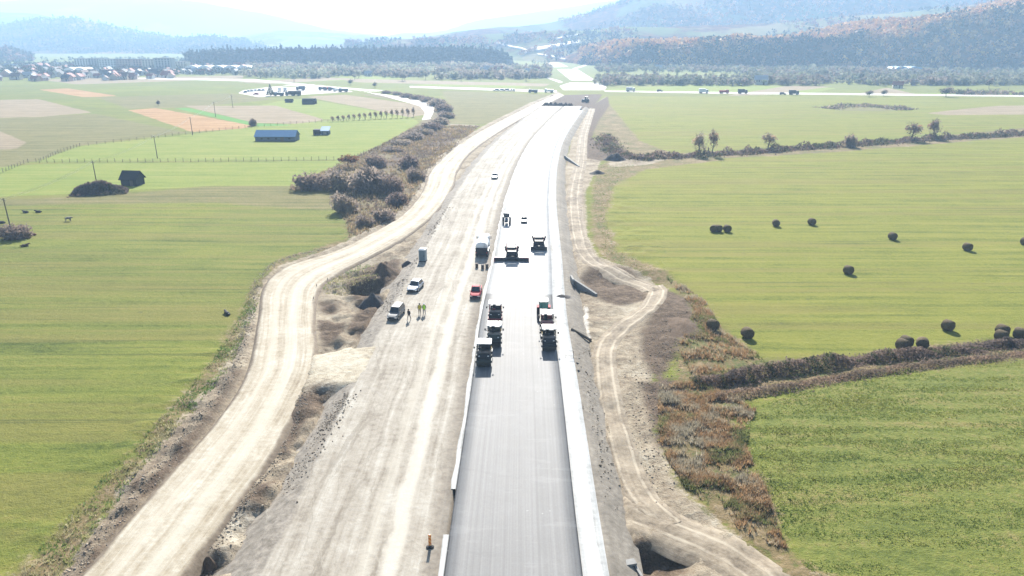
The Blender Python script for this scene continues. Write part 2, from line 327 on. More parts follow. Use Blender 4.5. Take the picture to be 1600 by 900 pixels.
layers = [('lush', 3.0, .6, cover([(.42, (.120, .160, .027)), (.5, (.165, .198, .038)), (.58, (.215, .215, .055))])),
          ('olive', 5., 2., cover([(.41, (.090, .088, .030)), (.5, (.140, .130, .047)), (.59, (.200, .160, .075))])),
          ('tan', 3., .6, cover([(.42, (.16, .125, .075)), (.5, (.225, .175, .11)), (.58, (.29, .23, .155))])),
          ('corn', 3., .5, cover([(.42, (.20, .11, .045)), (.5, (.30, .175, .08)), (.58, (.37, .25, .13))])),
          ('deep', 2., .4, cover([(.35, (.07, .17, .03)), (.65, (.11, .23, .05))])),
          ('crop', 4., 1.2, cover([(.38, (.056, .076, .017)), (.46, (.098, .118, .026)), (.53, (.136, .150, .034)), (.62, (.185, .162, .056))], math_n(t, 'ADD', math_n(t, 'MULTIPLY', n_str, .35), math_n(t, 'ADD', math_n(t, 'MULTIPLY', n_fine, .4), math_n(t, 'MULTIPLY', n_med, .3))))),
          ('heath', 6., 1.2, cover([(.36, (.08, .06, .042)), (.48, (.135, .10, .062)), (.56, (.15, .13, .062)), (.66, (.2, .15, .095))], math_n(t, 'ADD', math_n(t, 'MULTIPLY', n_med, .5), math_n(t, 'MULTIPLY', n_fine, .55)))),
          ('dry', 5., 1.0, cover([(.36, (.045, .062, .020)), (.45, (.105, .110, .040)), (.52, (.150, .115, .055)), (.6, (.215, .160, .090)), (.68, (.25, .22, .15))], math_n(t, 'ADD', math_n(t, 'MULTIPLY', n_med, .5), math_n(t, 'MULTIPLY', n_fine, .55)))),
          ('dirt', 2.5, .5, cover([(.40, (.095, .072, .05)), (.47, (.19, .152, .108)), (.55, (.28, .235, .17)), (.64, (.36, .32, .25))], math_n(t, 'ADD', math_n(t, 'MULTIPLY', n_med, .45), math_n(t, 'ADD', math_n(t, 'MULTIPLY', n_fine, .4), math_n(t, 'MULTIPLY', n_vf, .2))))),
          ('soil', 4., .8, cover([(.36, (.045, .032, .022)), (.5, (.095, .068, .047)), (.66, (.18, .135, .095))], math_n(t, 'ADD', math_n(t, 'MULTIPLY', n_fine, .6), math_n(t, 'MULTIPLY', n_vf, .4)))),
          ('pale', 6., 2.5, cover([(.40, (.29, .245, .18)), (.48, (.38, .335, .255)), (.60, (.46, .42, .34))], math_n(t, 'ADD', math_n(t, 'MULTIPLY', n_med, .5), math_n(t, 'MULTIPLY', n_fine, .5)))),
          ('white', 1.2, .3, cover([(.35, (.42, .39, .34)), (.65, (.55, .52, .47))]))]
for k, amp, w_, cc in layers:
    a = N(t, 'Attribute', attribute_name='z_'+k).outputs['Fac']
    wob = math_n(t, 'MULTIPLY', math_n(t, 'SUBTRACT', math_n(t, 'ADD', math_n(t, 'MULTIPLY', n_med, .5), math_n(t, 'MULTIPLY', n_fine, .5)), .5), amp*2)
    c = mixc(t, smap(t, math_n(t, 'ADD', a, wob), -w_, w_), c, cc)
t.links.new(c, bs.inputs['Base Color']); bs.inputs['Roughness'].default_value = .95; bs.inputs['Specular IOR Level'].default_value = .1
bump(t, math_n(t, 'ADD', n_fine, math_n(t, 'MULTIPLY', n_vf, .5)), bs, .9, .28)
gm.materials.append(m); ground = link('ground', gm); tag(ground, 'green and tan valley fields reaching to the hills', 'ground', kind='structure')

# ---- sheets lofted along a line
def strip(name, L, T, offs, zs, mt, label, cat='road', v0=0.0, sm=True):
    L = np.asarray(L); nrm = np.stack([T[:, 1], -T[:, 0]], 1); n = len(L); offs = np.broadcast_to(offs, (n, np.shape(offs)[-1])); zs = np.broadcast_to(zs, offs.shape); k = offs.shape[1]
    xy = L[:, None, :]+nrm[:, None, :]*offs[..., None]; V = np.concatenate([xy, zs[..., None]], 2).reshape(-1, 3)
    i = np.arange((n-1)*k).reshape(n-1, k)[:, :-1].ravel(); me = mesh_np(name, V, np.stack([i, i+1, i+k+1, i+k], 1), sm)
    s = np.r_[0, np.cumsum(np.linalg.norm(np.diff(L, axis=0), axis=1))]+v0
    set_attr(me, 'across', offs); set_attr(me, 'along', np.repeat(s, k)); me.materials.append(mt)
    o = link(name, me); tag(o, label, cat, kind='structure'); return o
def strip_mat(name, stops, mix=(.40, .30, .30), sx=1.0, sy=.02, extra=None, rough=.9, spec=.2, bmp=.6, bd=.12, f2=1.3, warp=1.0):
    m, t, bs = new_mat(name); a = N(t, 'Attribute', attribute_name='across').outputs['Fac']; s = N(t, 'Attribute', attribute_name='along').outputs['Fac']
    P3 = N(t, 'NewGeometry').outputs['Position']; nm = noise(t, P3, .16, 5, .65); nf = noise(t, P3, f2, 6, .7)
    aw = math_n(t, 'ADD', a, math_n(t, 'MULTIPLY', math_n(t, 'SUBTRACT', noise(t, P3, .05, 2),   .5), warp))
    cb = N(t, 'CombineXYZ'); t.links.new(math_n(t, 'MULTIPLY', aw, sx), cb.inputs[0]); t.links.new(math_n(t, 'MULTIPLY', s, sy), cb.inputs[1])
    st = noise(t, cb.outputs[0], 1, 4, .65)
    f = math_n(t, 'ADD', math_n(t, 'MULTIPLY', st, mix[0]), math_n(t, 'ADD', math_n(t, 'MULTIPLY', nm, mix[1]), math_n(t, 'MULTIPLY', nf, mix[2])))
    c = ramp(t, f, stops)
    if extra: c = extra(t, c, a, s, nm, nf, st)
    t.links.new(c, bs.inputs['Base Color']); bs.inputs['Roughness'].default_value = rough; bs.inputs['Specular IOR Level'].default_value = spec
    bump(t, math_n(t, 'ADD', nf, math_n(t, 'MULTIPLY', st, .8)), bs, bmp, bd); return m
def sub(y0, y1):                              # stretch of the centre line between two photo rows
    a, b = G(800, y0, ZR).y, G(800, y1, ZR).y; L = CL[(CL[:, 1] > a+.05) & (CL[:, 1] < b-.05)]; f = lambda v: np.array([[np.interp(v, CL[:, 1], CL[:, 0]), v]]); a = max(a, CL[0, 1]); b = min(b, CL[-1, 1]); L = np.concatenate([f(a), L, f(b)]); return L, tangents(L), float(L[0, 1])
# unpaved carriageway with its embankment
def bed_extra(t, c, a, s, nm, nf, st):
    g = ramp(t, nf, [(.35, (.12, .104, .084)), (.65, (.25, .222, .185))])
    aw = math_n(t, 'ADD', a, math_n(t, 'MULTIPLY', math_n(t, 'SUBTRACT', nm, .5), 2.0))
    c = mixc(t, smap(t, aw, -20.9, -21.5), c, g)
    for k_, (sl, f_) in enumerate(((.16, 1.5), (-.11, 1.1), (.33, 1.9))):
        cb = N(t, 'CombineXYZ'); t.links.new(math_n(t, 'MULTIPLY', math_n(t, 'ADD', math_n(t, 'ADD', a, math_n(t, 'MULTIPLY', s, sl)), math_n(t, 'MULTIPLY', nm, 3.0)), f_), cb.inputs[0]); t.links.new(math_n(t, 'MULTIPLY', s, .035), cb.inputs[1]); cb.inputs[2].default_value = k_*7.3
        c = mixc(t, smap(t, noise(t, cb.outputs[0], 1, 3, .6), .60, .70, 0, .5 if k_ < 2 else .2), c, (.16, .137, .106) if k_ < 2 else (.40, .375, .32))
    c = mixc(t, smap(t, math_n(t, 'ABSOLUTE', math_n(t, 'SUBTRACT', aw, -10.6)), 1.3, .3, 0, .75), c, (.43, .40, .34))
    c = mixc(t, smap(t, math_n(t, 'ABSOLUTE', math_n(t, 'SUBTRACT', aw, -13.0)), .9, .2, 0, .45), c, (.40, .37, .31))
    return mixc(t, smap(t, aw, -8.2, -7.0, 0, .8), c, ramp(t, nf, [(.3, (.12, .10, .08)), (.7, (.24, .205, .16))]))
bed_m = strip_mat('compacted_gravel', [(.40, (.175, .150, .118)), (.46, (.245, .217, .176)), (.53, (.30, .273, .228)), (.62, (.38, .357, .31))], extra=bed_extra)
L, T, v0 = sub(1500, 166)
zb = np.array([-1.2, -.25, .5, ZR-.06, ZR-.02, ZR-.04, ZR-.01, ZR-.05, ZR-.02, ZR-.05, ZR-.05, -.6]); ob = np.array([-26.5, -24.6, -23.0, -21.4, -19, -17, -14.5, -12, -10, -8, -6.2, -5.7])
O = np.repeat(ob[None], len(L), 0); O[:, :4] += (fbm(np.arange(len(L))*.35, np.zeros(len(L)), 3)[:, None]-.5)*2.2
strip('unpaved_carriageway', L, T, O, zb, bed_m, 'pale compacted gravel carriageway left of the asphalt lane', v0=v0)
# right-hand embankment slope
slope_m = strip_mat('grey_gravel_slope', [(.38, (.105, .092, .074)), (.5, (.165, .146, .12)), (.62, (.24, .215, .178))], mix=(.15, .35, .5))
O = np.repeat(np.array([[5.75, 8.0, 8.9, 10.4, 11.6]]), len(L), 0); O[:, 2:] += (fbm(np.arange(len(L))*.3+40, np.zeros(len(L)), 3)[:, None]-.5)*1.2
strip('gravel_embankment', L, T, O, np.array([-.6, ZR-.16, ZR-.25, .1, -.5]), slope_m, 'grey gravel slope falling from the white shoulder', 'slope', v0=v0)
# asphalt
def asph_extra(t, c, a, s, nm, nf, st):
    c = mixc(t, smap(t, math_n(t, 'ABSOLUTE', a), 5.68, 5.8), c, (.022, .022, .024))
    seam = smap(t, math_n(t, 'ABSOLUTE', math_n(t, 'ADD', a, .35)), .12, .02, 0, .35); c = mixc(t, seam, c, (.09, .09, .092))
    c = mixc(t, smap(t, nm, .55, .72, 0, .35), c, (.16, .16, .16))
    fl = smap(t, noise(t, N(t, 'NewGeometry').outputs['Position'], 2.6, 1, .5), .78, .80, 0, .5); c = mixc(t, fl, c, (.33, .33, .32))
    cb = N(t, 'CombineXYZ'); t.links.new(math_n(t, 'MULTIPLY', s, .55), cb.inputs[0]); t.links.new(math_n(t, 'MULTIPLY', a, .12), cb.inputs[1]); tv = noise(t, cb.outputs[0], 1, 4, .7)
    c = mixc(t, smap(t, tv, .56, .66, 0, .30), c, (.18, .18, .178)); c = mixc(t, smap(t, tv, .40, .32, 0, .25), c, (.07, .07, .07))
    return mixc(t, smap(t, math_n(t, 'ABSOLUTE', math_n(t, 'SUBTRACT', math_n(t, 'ADD', a, math_n(t, 'MULTIPLY', nm, .6)), 2.6)), .25, .05, 0, .25), c, (.07, .07, .07))
asph_m = strip_mat('fresh_asphalt', [(.38, (.085, .084, .084)), (.5, (.115, .114, .113)), (.62, (.15, .149, .147))], mix=(.5, .2, .3), sx=3.4, sy=.012, extra=asph_extra, rough=.71, spec=.43, bmp=.35, bd=.02, f2=7, warp=.1)
glare_m = strip_mat('pale_lane_with_glare', [(.38, (.20, .20, .195)), (.5, (.26, .26, .255)), (.62, (.33, .33, .32))], mix=(.4, .3, .3), rough=.66, spec=.45, bmp=.3, bd=.03, warp=.4)  # far stretch: sun glare on the asphalt is put into this pale colour
L, T, v0 = sub(1500, 459.5)
oa = np.linspace(-5.85, 5.85, 9); za = ZR+.05-np.abs(oa)*.006
strip('asphalt_carriageway', L, T, np.r_[-5.86, oa, 5.86], np.r_[ZR-.3, za, ZR-.3], asph_m, 'smooth grey asphalt lane running under the rollers', v0=v0, sm=False)
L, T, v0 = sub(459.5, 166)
strip('glare_white_lane', L, T, np.r_[-5.86, oa, 5.86], np.r_[ZR-.3, za-.045, ZR-.3], glare_m, 'far carriageway painted glare-white beyond the grey asphalt', v0=v0, sm=False)
# white shoulders
sh_m = strip_mat('white_shoulder_concrete', [(.40, (.26, .255, .24)), (.46, (.38, .378, .36)), (.56, (.48, .478, .465))], mix=(.35, .35, .3), sx=1.5, rough=.7, bmp=.35, bd=.03)
L, T, v0 = sub(1500, 172)
strip('concrete_shoulder', L, T, np.array([5.865, 5.87, 8.1, 8.12]), np.array([ZR-.5, ZR-.03, ZR-.08, ZR-.6]), sh_m, 'long white concrete shoulder right of the asphalt', 'shoulder', v0=v0, sm=False)
for ya, yb, lb in ((1500, 836, 'short white edge strip left of the nearest asphalt'), (765, 175, 'long narrow white edge strip left of the asphalt')):
    L, T, v0 = sub(ya, yb); jit = (fbm(np.arange(len(L))*.9+ya, np.zeros(len(L)), 3)[:, None]-.5)*np.array([[.5, .5, 0, 0]])
    strip('edge_strip', L, T, np.array([-6.36, -6.35, -5.9, -5.89])+jit, np.array([ZR-.3, ZR+.012, ZR+.02, ZR-.3]), sh_m, lb, 'edge strip', v0=v0, sm=False)
# haul road
def haul_extra(t, c, a, s, nm, nf, st):
    aa = math_n(t, 'ABSOLUTE', math_n(t, 'ADD', a, math_n(t, 'MULTIPLY', math_n(t, 'SUBTRACT', nm, .5), .12)))
    c = mixc(t, smap(t, math_n(t, 'ABSOLUTE', math_n(t, 'SUBTRACT', a, .12)), .16, .03, 0, .6), c, (.43, .40, .33))
    c = mixc(t, smap(t, math_n(t, 'ABSOLUTE', math_n(t, 'ADD', a, .22)), .10, .02, 0, .5), c, (.42, .38, .31))
    return mixc(t, smap(t, aa, .44, .50), c, ramp(t, nf, [(.3, (.09, .068, .048)), (.7, (.2, .16, .115))]))
haul_m = strip_mat('pale_dirt_road', [(.38, (.185, .146, .10)), (.45, (.275, .234, .17)), (.53, (.34, .302, .236)), (.62, (.43, .40, .335))], sx=14, sy=.03, extra=haul_extra, warp=.16)
n = len(HLw); C_ = (HLw+HRw)/2; W_ = np.linalg.norm(HRw-HLw, axis=1); Tn = tangents(C_); k = np.array([-.58, -.53, -.47, -.35, -.2, 0, .2, .35, .47, .53, .58])
dr = (HRw-HLw)/W_[:, None]; xy = C_[:, None]+dr[:, None]*(k[None, :, None]*W_[:, None, None])
zz = np.array([-.6, .12, .42, .30, .33, .28, .33, .30, .36, .05, -.6])[None]+(fbm(np.arange(n)[:, None]*.25, k[None]*9, 3)-.5)*.12
i = np.arange((n-1)*11).reshape(n-1, 11)[:, :-1].ravel(); me = mesh_np('haul_road', np.concatenate([xy, zz[..., None]], 2).reshape(-1, 3), np.stack([i, i+1, i+12, i+11], 1), True)
set_attr(me, 'across', np.broadcast_to(k, (n, 11))); set_attr(me, 'along', np.repeat(np.r_[0, np.cumsum(np.linalg.norm(np.diff(C_, axis=0), axis=1))], 11)); me.materials.append(haul_m)
tag(link('haul_road', me), 'winding pale dirt haul road beside the left field', 'road', kind='structure')
# wheel tracks right of the embankment
def track_extra(t, c, a, s, nm, nf, st):
    r = smap(t, math_n(t, 'ABSOLUTE', math_n(t, 'SUBTRACT', math_n(t, 'ABSOLUTE', math_n(t, 'ADD', a, math_n(t, 'MULTIPLY', math_n(t, 'SUBTRACT', nm, .5), .5))), .95)), .26, .06)
    return mixc(t, math_n(t, 'MULTIPLY', r, smap(t, nm, .36, .58, .15, .85)), c, (.36, .31, .235))
track_m = strip_mat('tracked_dirt', [(.40, (.10, .078, .055)), (.47, (.185, .15, .107)), (.55, (.26, .216, .158)), (.64, (.32, .28, .215))], mix=(.3, .35, .35), extra=track_extra)
tracks = [([(1022, 440), (1028, 456), (1015, 485), (975, 510), (948, 540), (945, 580), (955, 640), (972, 700), (985, 740), (1010, 785), (1050, 820)], 1.7, 'curving wheel track beside the embankment slope'),
          ([(960, 796), (1010, 812), (1060, 830), (1110, 850), (1150, 872), (1185, 900), (1230, 960)], 2.6, 'wide pale dirt track leaving at the lower right'),
          ([(925, 170), (912, 210), (908, 250), (898, 300), (900, 350), (915, 400), (960, 425), (1005, 440), (1022, 452)], 2.2, 'straight brown dirt track along the far slope')]
for pts, hw, lb in tracks:
    L = smooth_line([G(x, y) for x, y in pts], .8); T = tangents(L); oo = np.array([-1.25, -1, -.6, -.42, -.15, .15, .42, .6, 1, 1.25])*hw
    nr = np.stack([T[:, 1], -T[:, 0]], 1); q = L[:, None]+nr[:, None]*oo[None, :, None]; hh = height(q[..., 0], q[..., 1])
    hh = np.maximum(hh, height(np.repeat(L[:, :1], 10, 1), np.repeat(L[:, 1:], 10, 1))-.3)
    strip('dirt_track', L, T, oo, hh+np.array([-.35, .02, .07, .05, .09, .09, .05, .07, .02, -.35]), track_m, lb)
# dark layer of fill, its heap row, and the far cross road
# ------------------------------------------------------------------ hills
def hill(name, rows, n_u, n_v, amp, fr, mt, label, bluff=False):     # rows: (photo x, foot distance, crest distance, crest y)
    xs = np.array([r[0] for r in rows], float); u = np.linspace(xs[0], xs[-1], n_u)
    Df, Dc, yc = (np.interp(u, xs, [r[k] for r in rows]) for k in (1, 2, 3))
    zc = np.array([Pd(a, b, d).z for a, b, d in zip(u, yc, Dc)])
    t = np.linspace(0, 1.6, n_v)[None]; D = Df[:, None]+(Dc-Df)[:, None]*t
    q = np.clip(t, 0, 1); pr = q*q*(3-2*q)*.45+q*.55; e_ = np.clip(q/.22, 0, 1); pr = .72*e_*e_*(3-2*e_)+.28*np.clip((q-.1)/.9, 0, 1) if bluff else pr; back = np.clip((t-1)/.6, 0, 1)
    Zh = -3+(zc[:, None]+3)*pr*(1-.45*back*back)
    Xh = (u[:, None]-800)/FPX*D/cp*.985
    env = np.clip(q*2.2, 0, 1)*(.35+.65*np.clip(np.abs(t-1)*3, 0, 1))
    Zh = Zh+((fbm(Xh*fr+3, D*fr*.8, 5)-.5)*.6+(fbm(Xh*fr*1.6+D*fr*.5+9, D*fr*.35, 3)-.5)*.9)*amp*env
    V = np.stack([Xh, D, Zh], 2); i = np.arange((n_u-1)*n_v).reshape(n_u-1, n_v)[:, :-1].ravel()
    o = link(name, mesh_np(name, V.reshape(-1, 3), np.stack([i, i+1, i+n_v+1, i+n_v][::-1], 1), True), None, mt)
    tag(o, label, 'hill', kind='structure'); return V
def hill_mat(name, woods, fields, sc=.006, cut=(.47, .53)):
    m, t, bs = new_mat(name); P = N(t, 'NewGeometry').outputs['Position']
    f = noise(t, P, .05, 5, .7); w_ = ramp(t, f, woods); v = N(t, 'TexVoronoi'); v.inputs['Scale'].default_value = .008; t.links.new(scaled(t, P, (1, .45, 1)), v.inputs['Vector'])
    fl = ramp(t, v.outputs['Color'], fields); c = mixc(t, smap(t, noise(t, P, sc, 4), *cut), w_, fl)
    t.links.new(c, bs.inputs['Base Color']); bs.inputs['Roughness'].default_value = 1; bs.inputs['Specular IOR Level'].default_value = 0
    bump(t, f, bs, 1, 6); return m
woods = [(.3, (.03, .03, .022)), (.5, (.11, .06, .04)), (.7, (.22, .11, .06))]
grs = [(.2, (.12, .13, .05)), (.5, (.17, .17, .07)), (.8, (.22, .18, .10))]
hm1 = hill_mat('forest_floor', woods, woods); hm2 = hill_mat('hill_meadow_and_wood', woods, grs, .004, (.45, .52)); hm3 = hill_mat('mountain_forest', [(.3, (.03, .04, .03)), (.7, (.09, .08, .05))], grs, .0012, (.56, .66))
hA = hill('hills', [(838, 1600, 1700, 97), (870, 1500, 1640, 88), (900, 1350, 1560, 82), (960, 1220, 1480, 71), (1000, 1160, 1400, 66), (1100, 1130, 1370, 64), (1200, 1130, 1380, 57), (1300, 1120, 1400, 42), (1400, 1100, 1430, 27), (1500, 1080, 1470, 4), (1600, 1060, 1500, -18), (1800, 1000, 1550, -50), (2300, 950, 1550, -60)], 220, 56, 40, .008, hm1, 'steep wooded ridge rising behind the right fields', True)
hB = hill('hills', [(560, 1900, 1950, 66), (640, 1750, 1950, 63), (700, 1650, 1950, 58), (780, 1600, 1950, 51), (850, 1500, 1800, 47), (900, 1450, 1800, 45), (1000, 1450, 1800, 42), (1100, 1450, 1800, 38), (1200, 1450, 1800, 32), (1300, 1450, 1800, 24), (1400, 1450, 1800, 12), (1600, 1450, 1800, -15), (2200, 1450, 1800, -30)], 150, 30, 30, .006, hm2, 'terraced meadows above the wooded ridge')
hC = hill('hills', [(660, 1850, 2300, 60), (700, 1850, 2300, 53), (780, 1850, 2350, 43), (850, 1850, 2400, 32), (900, 1850, 2400, 22), (935, 1850, 2400, 9), (965, 1850, 2400, -3), (1000, 1850, 2400, -14), (1100, 1850, 2450, -40), (1300, 1850, 2450, -60), (1600, 1850, 2450, -65), (2200, 1850, 2450, -60)], 150, 34, 60, .004, hm2, 'tall autumn hillside filling the upper right')
hD = hill('hills', [(330, 1260, 1330, 88), (380, 1250, 1320, 84), (500, 1240, 1310, 82), (650, 1240, 1310, 81), (760, 1260, 1330, 81), (785, 1300, 1360, 86), (800, 1330, 1380, 97)], 70, 16, 4, .02, hm1, 'low terrace under the dark conifer belt')
hE = hill('hills', [(-500, 2300, 3000, 60), (-100, 2300, 3000, 58), (0, 2300, 3000, 52), (50, 2300, 3000, 45), (100, 2300, 3000, 35), (140, 2300, 3000, 30), (180, 2300, 3000, 29), (220, 2300, 3000, 37), (260, 2300, 3000, 48), (310, 2300, 3000, 58), (360, 2200, 2800, 60), (420, 2200, 2800, 63), (445, 2200, 2800, 75), (460, 2200, 2800, 85)], 150, 30, 28, .006, hm1, 'rounded blue wooded hill above the town')
hE2 = hill('hills', [(-400, 1500, 1800, 60), (-50, 1500, 1800, 64), (30, 1500, 1800, 66), (80, 1500, 1800, 74), (115, 1550, 1800, 88)], 60, 16, 10, .01, hm1, 'small dark wooded spur at the left edge')
hF = hill('hills', [(-600, 3400, 4600, 25), (-100, 3400, 4600, 24), (0, 3400, 4600, 20), (70, 3400, 4600, 18), (130, 3400, 4600, 20), (200, 3400, 4600, 36), (260, 3400, 4600, 60), (300, 3400, 4600, 75)], 90, 20, 50, .004, hm3, 'pale hill behind the rounded blue hill')
hG = hill('hills', [(380, 2900, 3900, 62), (420, 2900, 3900, 54), (470, 2900, 3900, 48), (530, 2900, 3900, 50), (590, 2900, 3900, 55), (660, 2900, 3900, 62), (720, 2900, 3900, 70)], 80, 20, 30, .004, hm2, 'hazy meadow hill in the middle distance')
hill('mountains', [(-900, 5500, 7500, 0), (-200, 5500, 7500, 2), (0, 5500, 7500, 5), (60, 5500, 7500, 2), (180, 5500, 7500, -8), (300, 5500, 7500, -4), (400, 5500, 7500, 10), (480, 5500, 7500, 30), (530, 5500, 7500, 42), (600, 5500, 7500, 55), (660, 5500, 7500, 70)], 110, 24, 140, .002, hm3, 'very pale mountain fading into the sky at upper left')
hill('mountains', [(560, 5000, 7000, 70), (640, 5000, 7000, 58), (700, 5000, 7000, 46), (760, 5000, 7000, 33), (830, 5000, 7000, 18), (900, 5000, 7000, 6), (1000, 5000, 7000, -10), (1300, 5000, 7000, -20), (2500, 5000, 7000, -20)], 90, 24, 120, .002, hm3, 'very pale mountain fading into the sky at upper centre')

# ------------------------------------------------------------------ foliage
def leaves(C, size, stretch=1.0, up=0.0, r=rng, cols=None):     # one small triangle at each centre
    n = len(C); size = np.broadcast_to(size, (n,))[:, None]
    a = r.normal(size=(n, 3)); a[:, 2] += up; a /= np.linalg.norm(a, axis=1)[:, None]; b = np.cross(a, r.normal(size=(n, 3))); b /= np.linalg.norm(b, axis=1)[:, None]
    V = np.stack([C+a*size*stretch, C-a*size*stretch*.6+b*size*.7, C-a*size*stretch*.6-b*size*.7], 1).reshape(-1, 3)
    return V, np.arange(3*n).reshape(n, 3), (None if cols is None else np.repeat(cols, 3, 0))
def lobes(n, k, rx, ry, rz, zc, r=rng, spread=.62, lr=.5, low=False):       # points in k overlapping lobes, denser at their skins
    c = r.normal(size=(k, 3)); c /= np.linalg.norm(c, axis=1)[:, None]; c *= r.random((k, 1))**.4*spread; c[:, 2] = np.abs(c[:, 2])*.9-(.55 if low else .15)
    w = r.integers(0, k, n); d = r.normal(size=(n, 3)); d /= np.linalg.norm(d, axis=1)[:, None]; rad = lr*(.7+.6*r.random(k))
    p = c[w]+d*(rad[w]*(r.random(n)**.35))[:, None]; p[:, 2] = np.maximum(p[:, 2], -.75)
    return p*np.array([rx, ry, rz])+np.array([0, 0, zc]), w
def tints(w, k, pal, r=rng, jit=.25):
    pal = np.array(pal); base = pal[r.integers(0, len(pal), k)]; return base[w]*(1-jit/2+jit*r.random((len(w), 1)))
leaf_m = leaf_mat('leaves', .5); wood_leaf = leaf_mat('far_foliage', .04); bark = mat('bark', (.11, .085, .065), (.05, .04, .032), 6)
def trunk_mesh(h, r0, nb, reach, seed, h0=.3):
    q = random.Random(seed); b = MB(); p = Vector((0, 0, -.3)); tp = []
    for k in range(4):
        p2 = Vector((q.uniform(-.04, .04)*h, q.uniform(-.04, .04)*h, h*(k+1)/4)); b.tube(p, p2, r0*(1-k*.22), r0*(1-(k+1)*.22), 7, k == 3); tp.append((p, p2)); p = p2
    for k in range(nb):
        s = q.uniform(h0, .95); a, c = tp[min(3, int(s*4))]; st = a.lerp(c, (s*4) % 1); an = q.uniform(0, 6.28); e = st+Vector((math.cos(an)*reach*(1.1-s*.6), math.sin(an)*reach*(1.1-s*.6), h*q.uniform(.12, .3)))
        mid = st.lerp(e, .5)+Vector((0, 0, -.04*h)); b.tube(st, mid, r0*.3, r0*.2, 5, False); b.tube(mid, e, r0*.2, r0*.05, 5, False)
    return b.mesh('trunk', True)
def tree_kind(seed, h, rx, rz, zc, n, size, pal, k=9, stretch=1.0, up=0, nb=10, mt=None, h0=.3, low=False):
    r = np.random.default_rng(seed); C, w = lobes(n, k, rx, rx, rz, zc, r, low=low); V, F, c = leaves(C, size*(.6+.8*r.random(n)), stretch, up, r, tints(w, k, pal, r))
    m = mesh_np('crown', V, F); set_col(m, c); m.materials.append(mt or leaf_m); tm = trunk_mesh(h*.85, h*.028, nb, rx*.75, seed, h0); tm.materials.append(bark); return tm, m
GREY = [(.25, .23, .19), (.21, .20, .16), (.28, .25, .20)]; WILLOW = [(.22, .235, .14), (.27, .27, .18), (.18, .20, .12)]; RUST = [(.24, .115, .05), (.19, .095, .05), (.30, .17, .07)]
BROWN = [(.25, .20, .17), (.29, .23, .185), (.21, .175, .15), (.29, .22, .15)]; DARK = [(.04, .055, .03), (.055, .065, .035)]; GOLD = [(.30, .20, .07), (.34, .23, .10)]
K = {'willow': [tree_kind(s, 9, 4.2, 4.0, 5.4, 420, .55, WILLOW, 10) for s in (11, 12, 13)], 'grey': [tree_kind(s, 9, 3.6, 4.2, 5.6, 380, .5, GREY, 10) for s in (21, 22)],
     'rust': [tree_kind(s, 10, 4.6, 4.4, 5.8, 420, .6, RUST, 10) for s in (31, 32)], 'gold': [tree_kind(33, 10, 4.8, 4.4, 5.8, 420, .6, GOLD, 10)],
     'bush': [tree_kind(s, 3, 2.6, 1.9, 1.5, 1700, .17, BROWN, 14, 1.6, .6, 8, low=True) for s in (41, 42, 43)], 'dark': [tree_kind(51, 6, 3.0, 2.8, 3.2, 480, .4, DARK+BROWN, 9)],
     'bare': [tree_kind(s, 8, 2.3, 3.6, 4.8, 260, .22, [(.26, .21, .17), (.30, .24, .19), (.34, .22, .14)], 12, 3.0, .9, 30, None, .15) for s in (61, 62)]}
def conifer_kind(seed, n=420):
    r = np.random.default_rng(seed); z = r.random(n)**1.3; a = r.random(n)*6.283; rad = (1-z)*2.6*(.35+.65*r.random(n)**.5); C = np.stack([np.cos(a)*rad, np.sin(a)*rad, 1.2+z*11], 1)
    V, F, c = leaves(C, .42*(1.2-z*.6), 1.5, -.3, r, np.array([(.028, .045, .028)])*(.7+.6*r.random((n, 1)))); m = mesh_np('crown', V, F); set_col(m, c); m.materials.append(leaf_m)
    tm = trunk_mesh(11, .22, 3, 1, seed); tm.materials.append(bark); return tm, m
K['conifer'] = [conifer_kind(71), conifer_kind(72)]
def tree(name, kind, loc, s, label, cat='tree', group=None, var=0, rz=None):
    tm, cm = K[kind][var % len(K[kind])]; o = thing(name, label, cat, loc, rnd.uniform(0, 6.28) if rz is None else rz, group)
    o.scale = s if isinstance(s, tuple) else (s, s, s*rnd.uniform(.92, 1.1)); link('trunk', tm, o); link('crown', cm, o); return o
def zat(x, y): return float(height(np.array([x]), np.array([y]))[0]) if y < 900 else 0.0
def at(px, py):
    p = G(px, py); return Vector((p.x, p.y, zat(p.x, p.y)-.05))

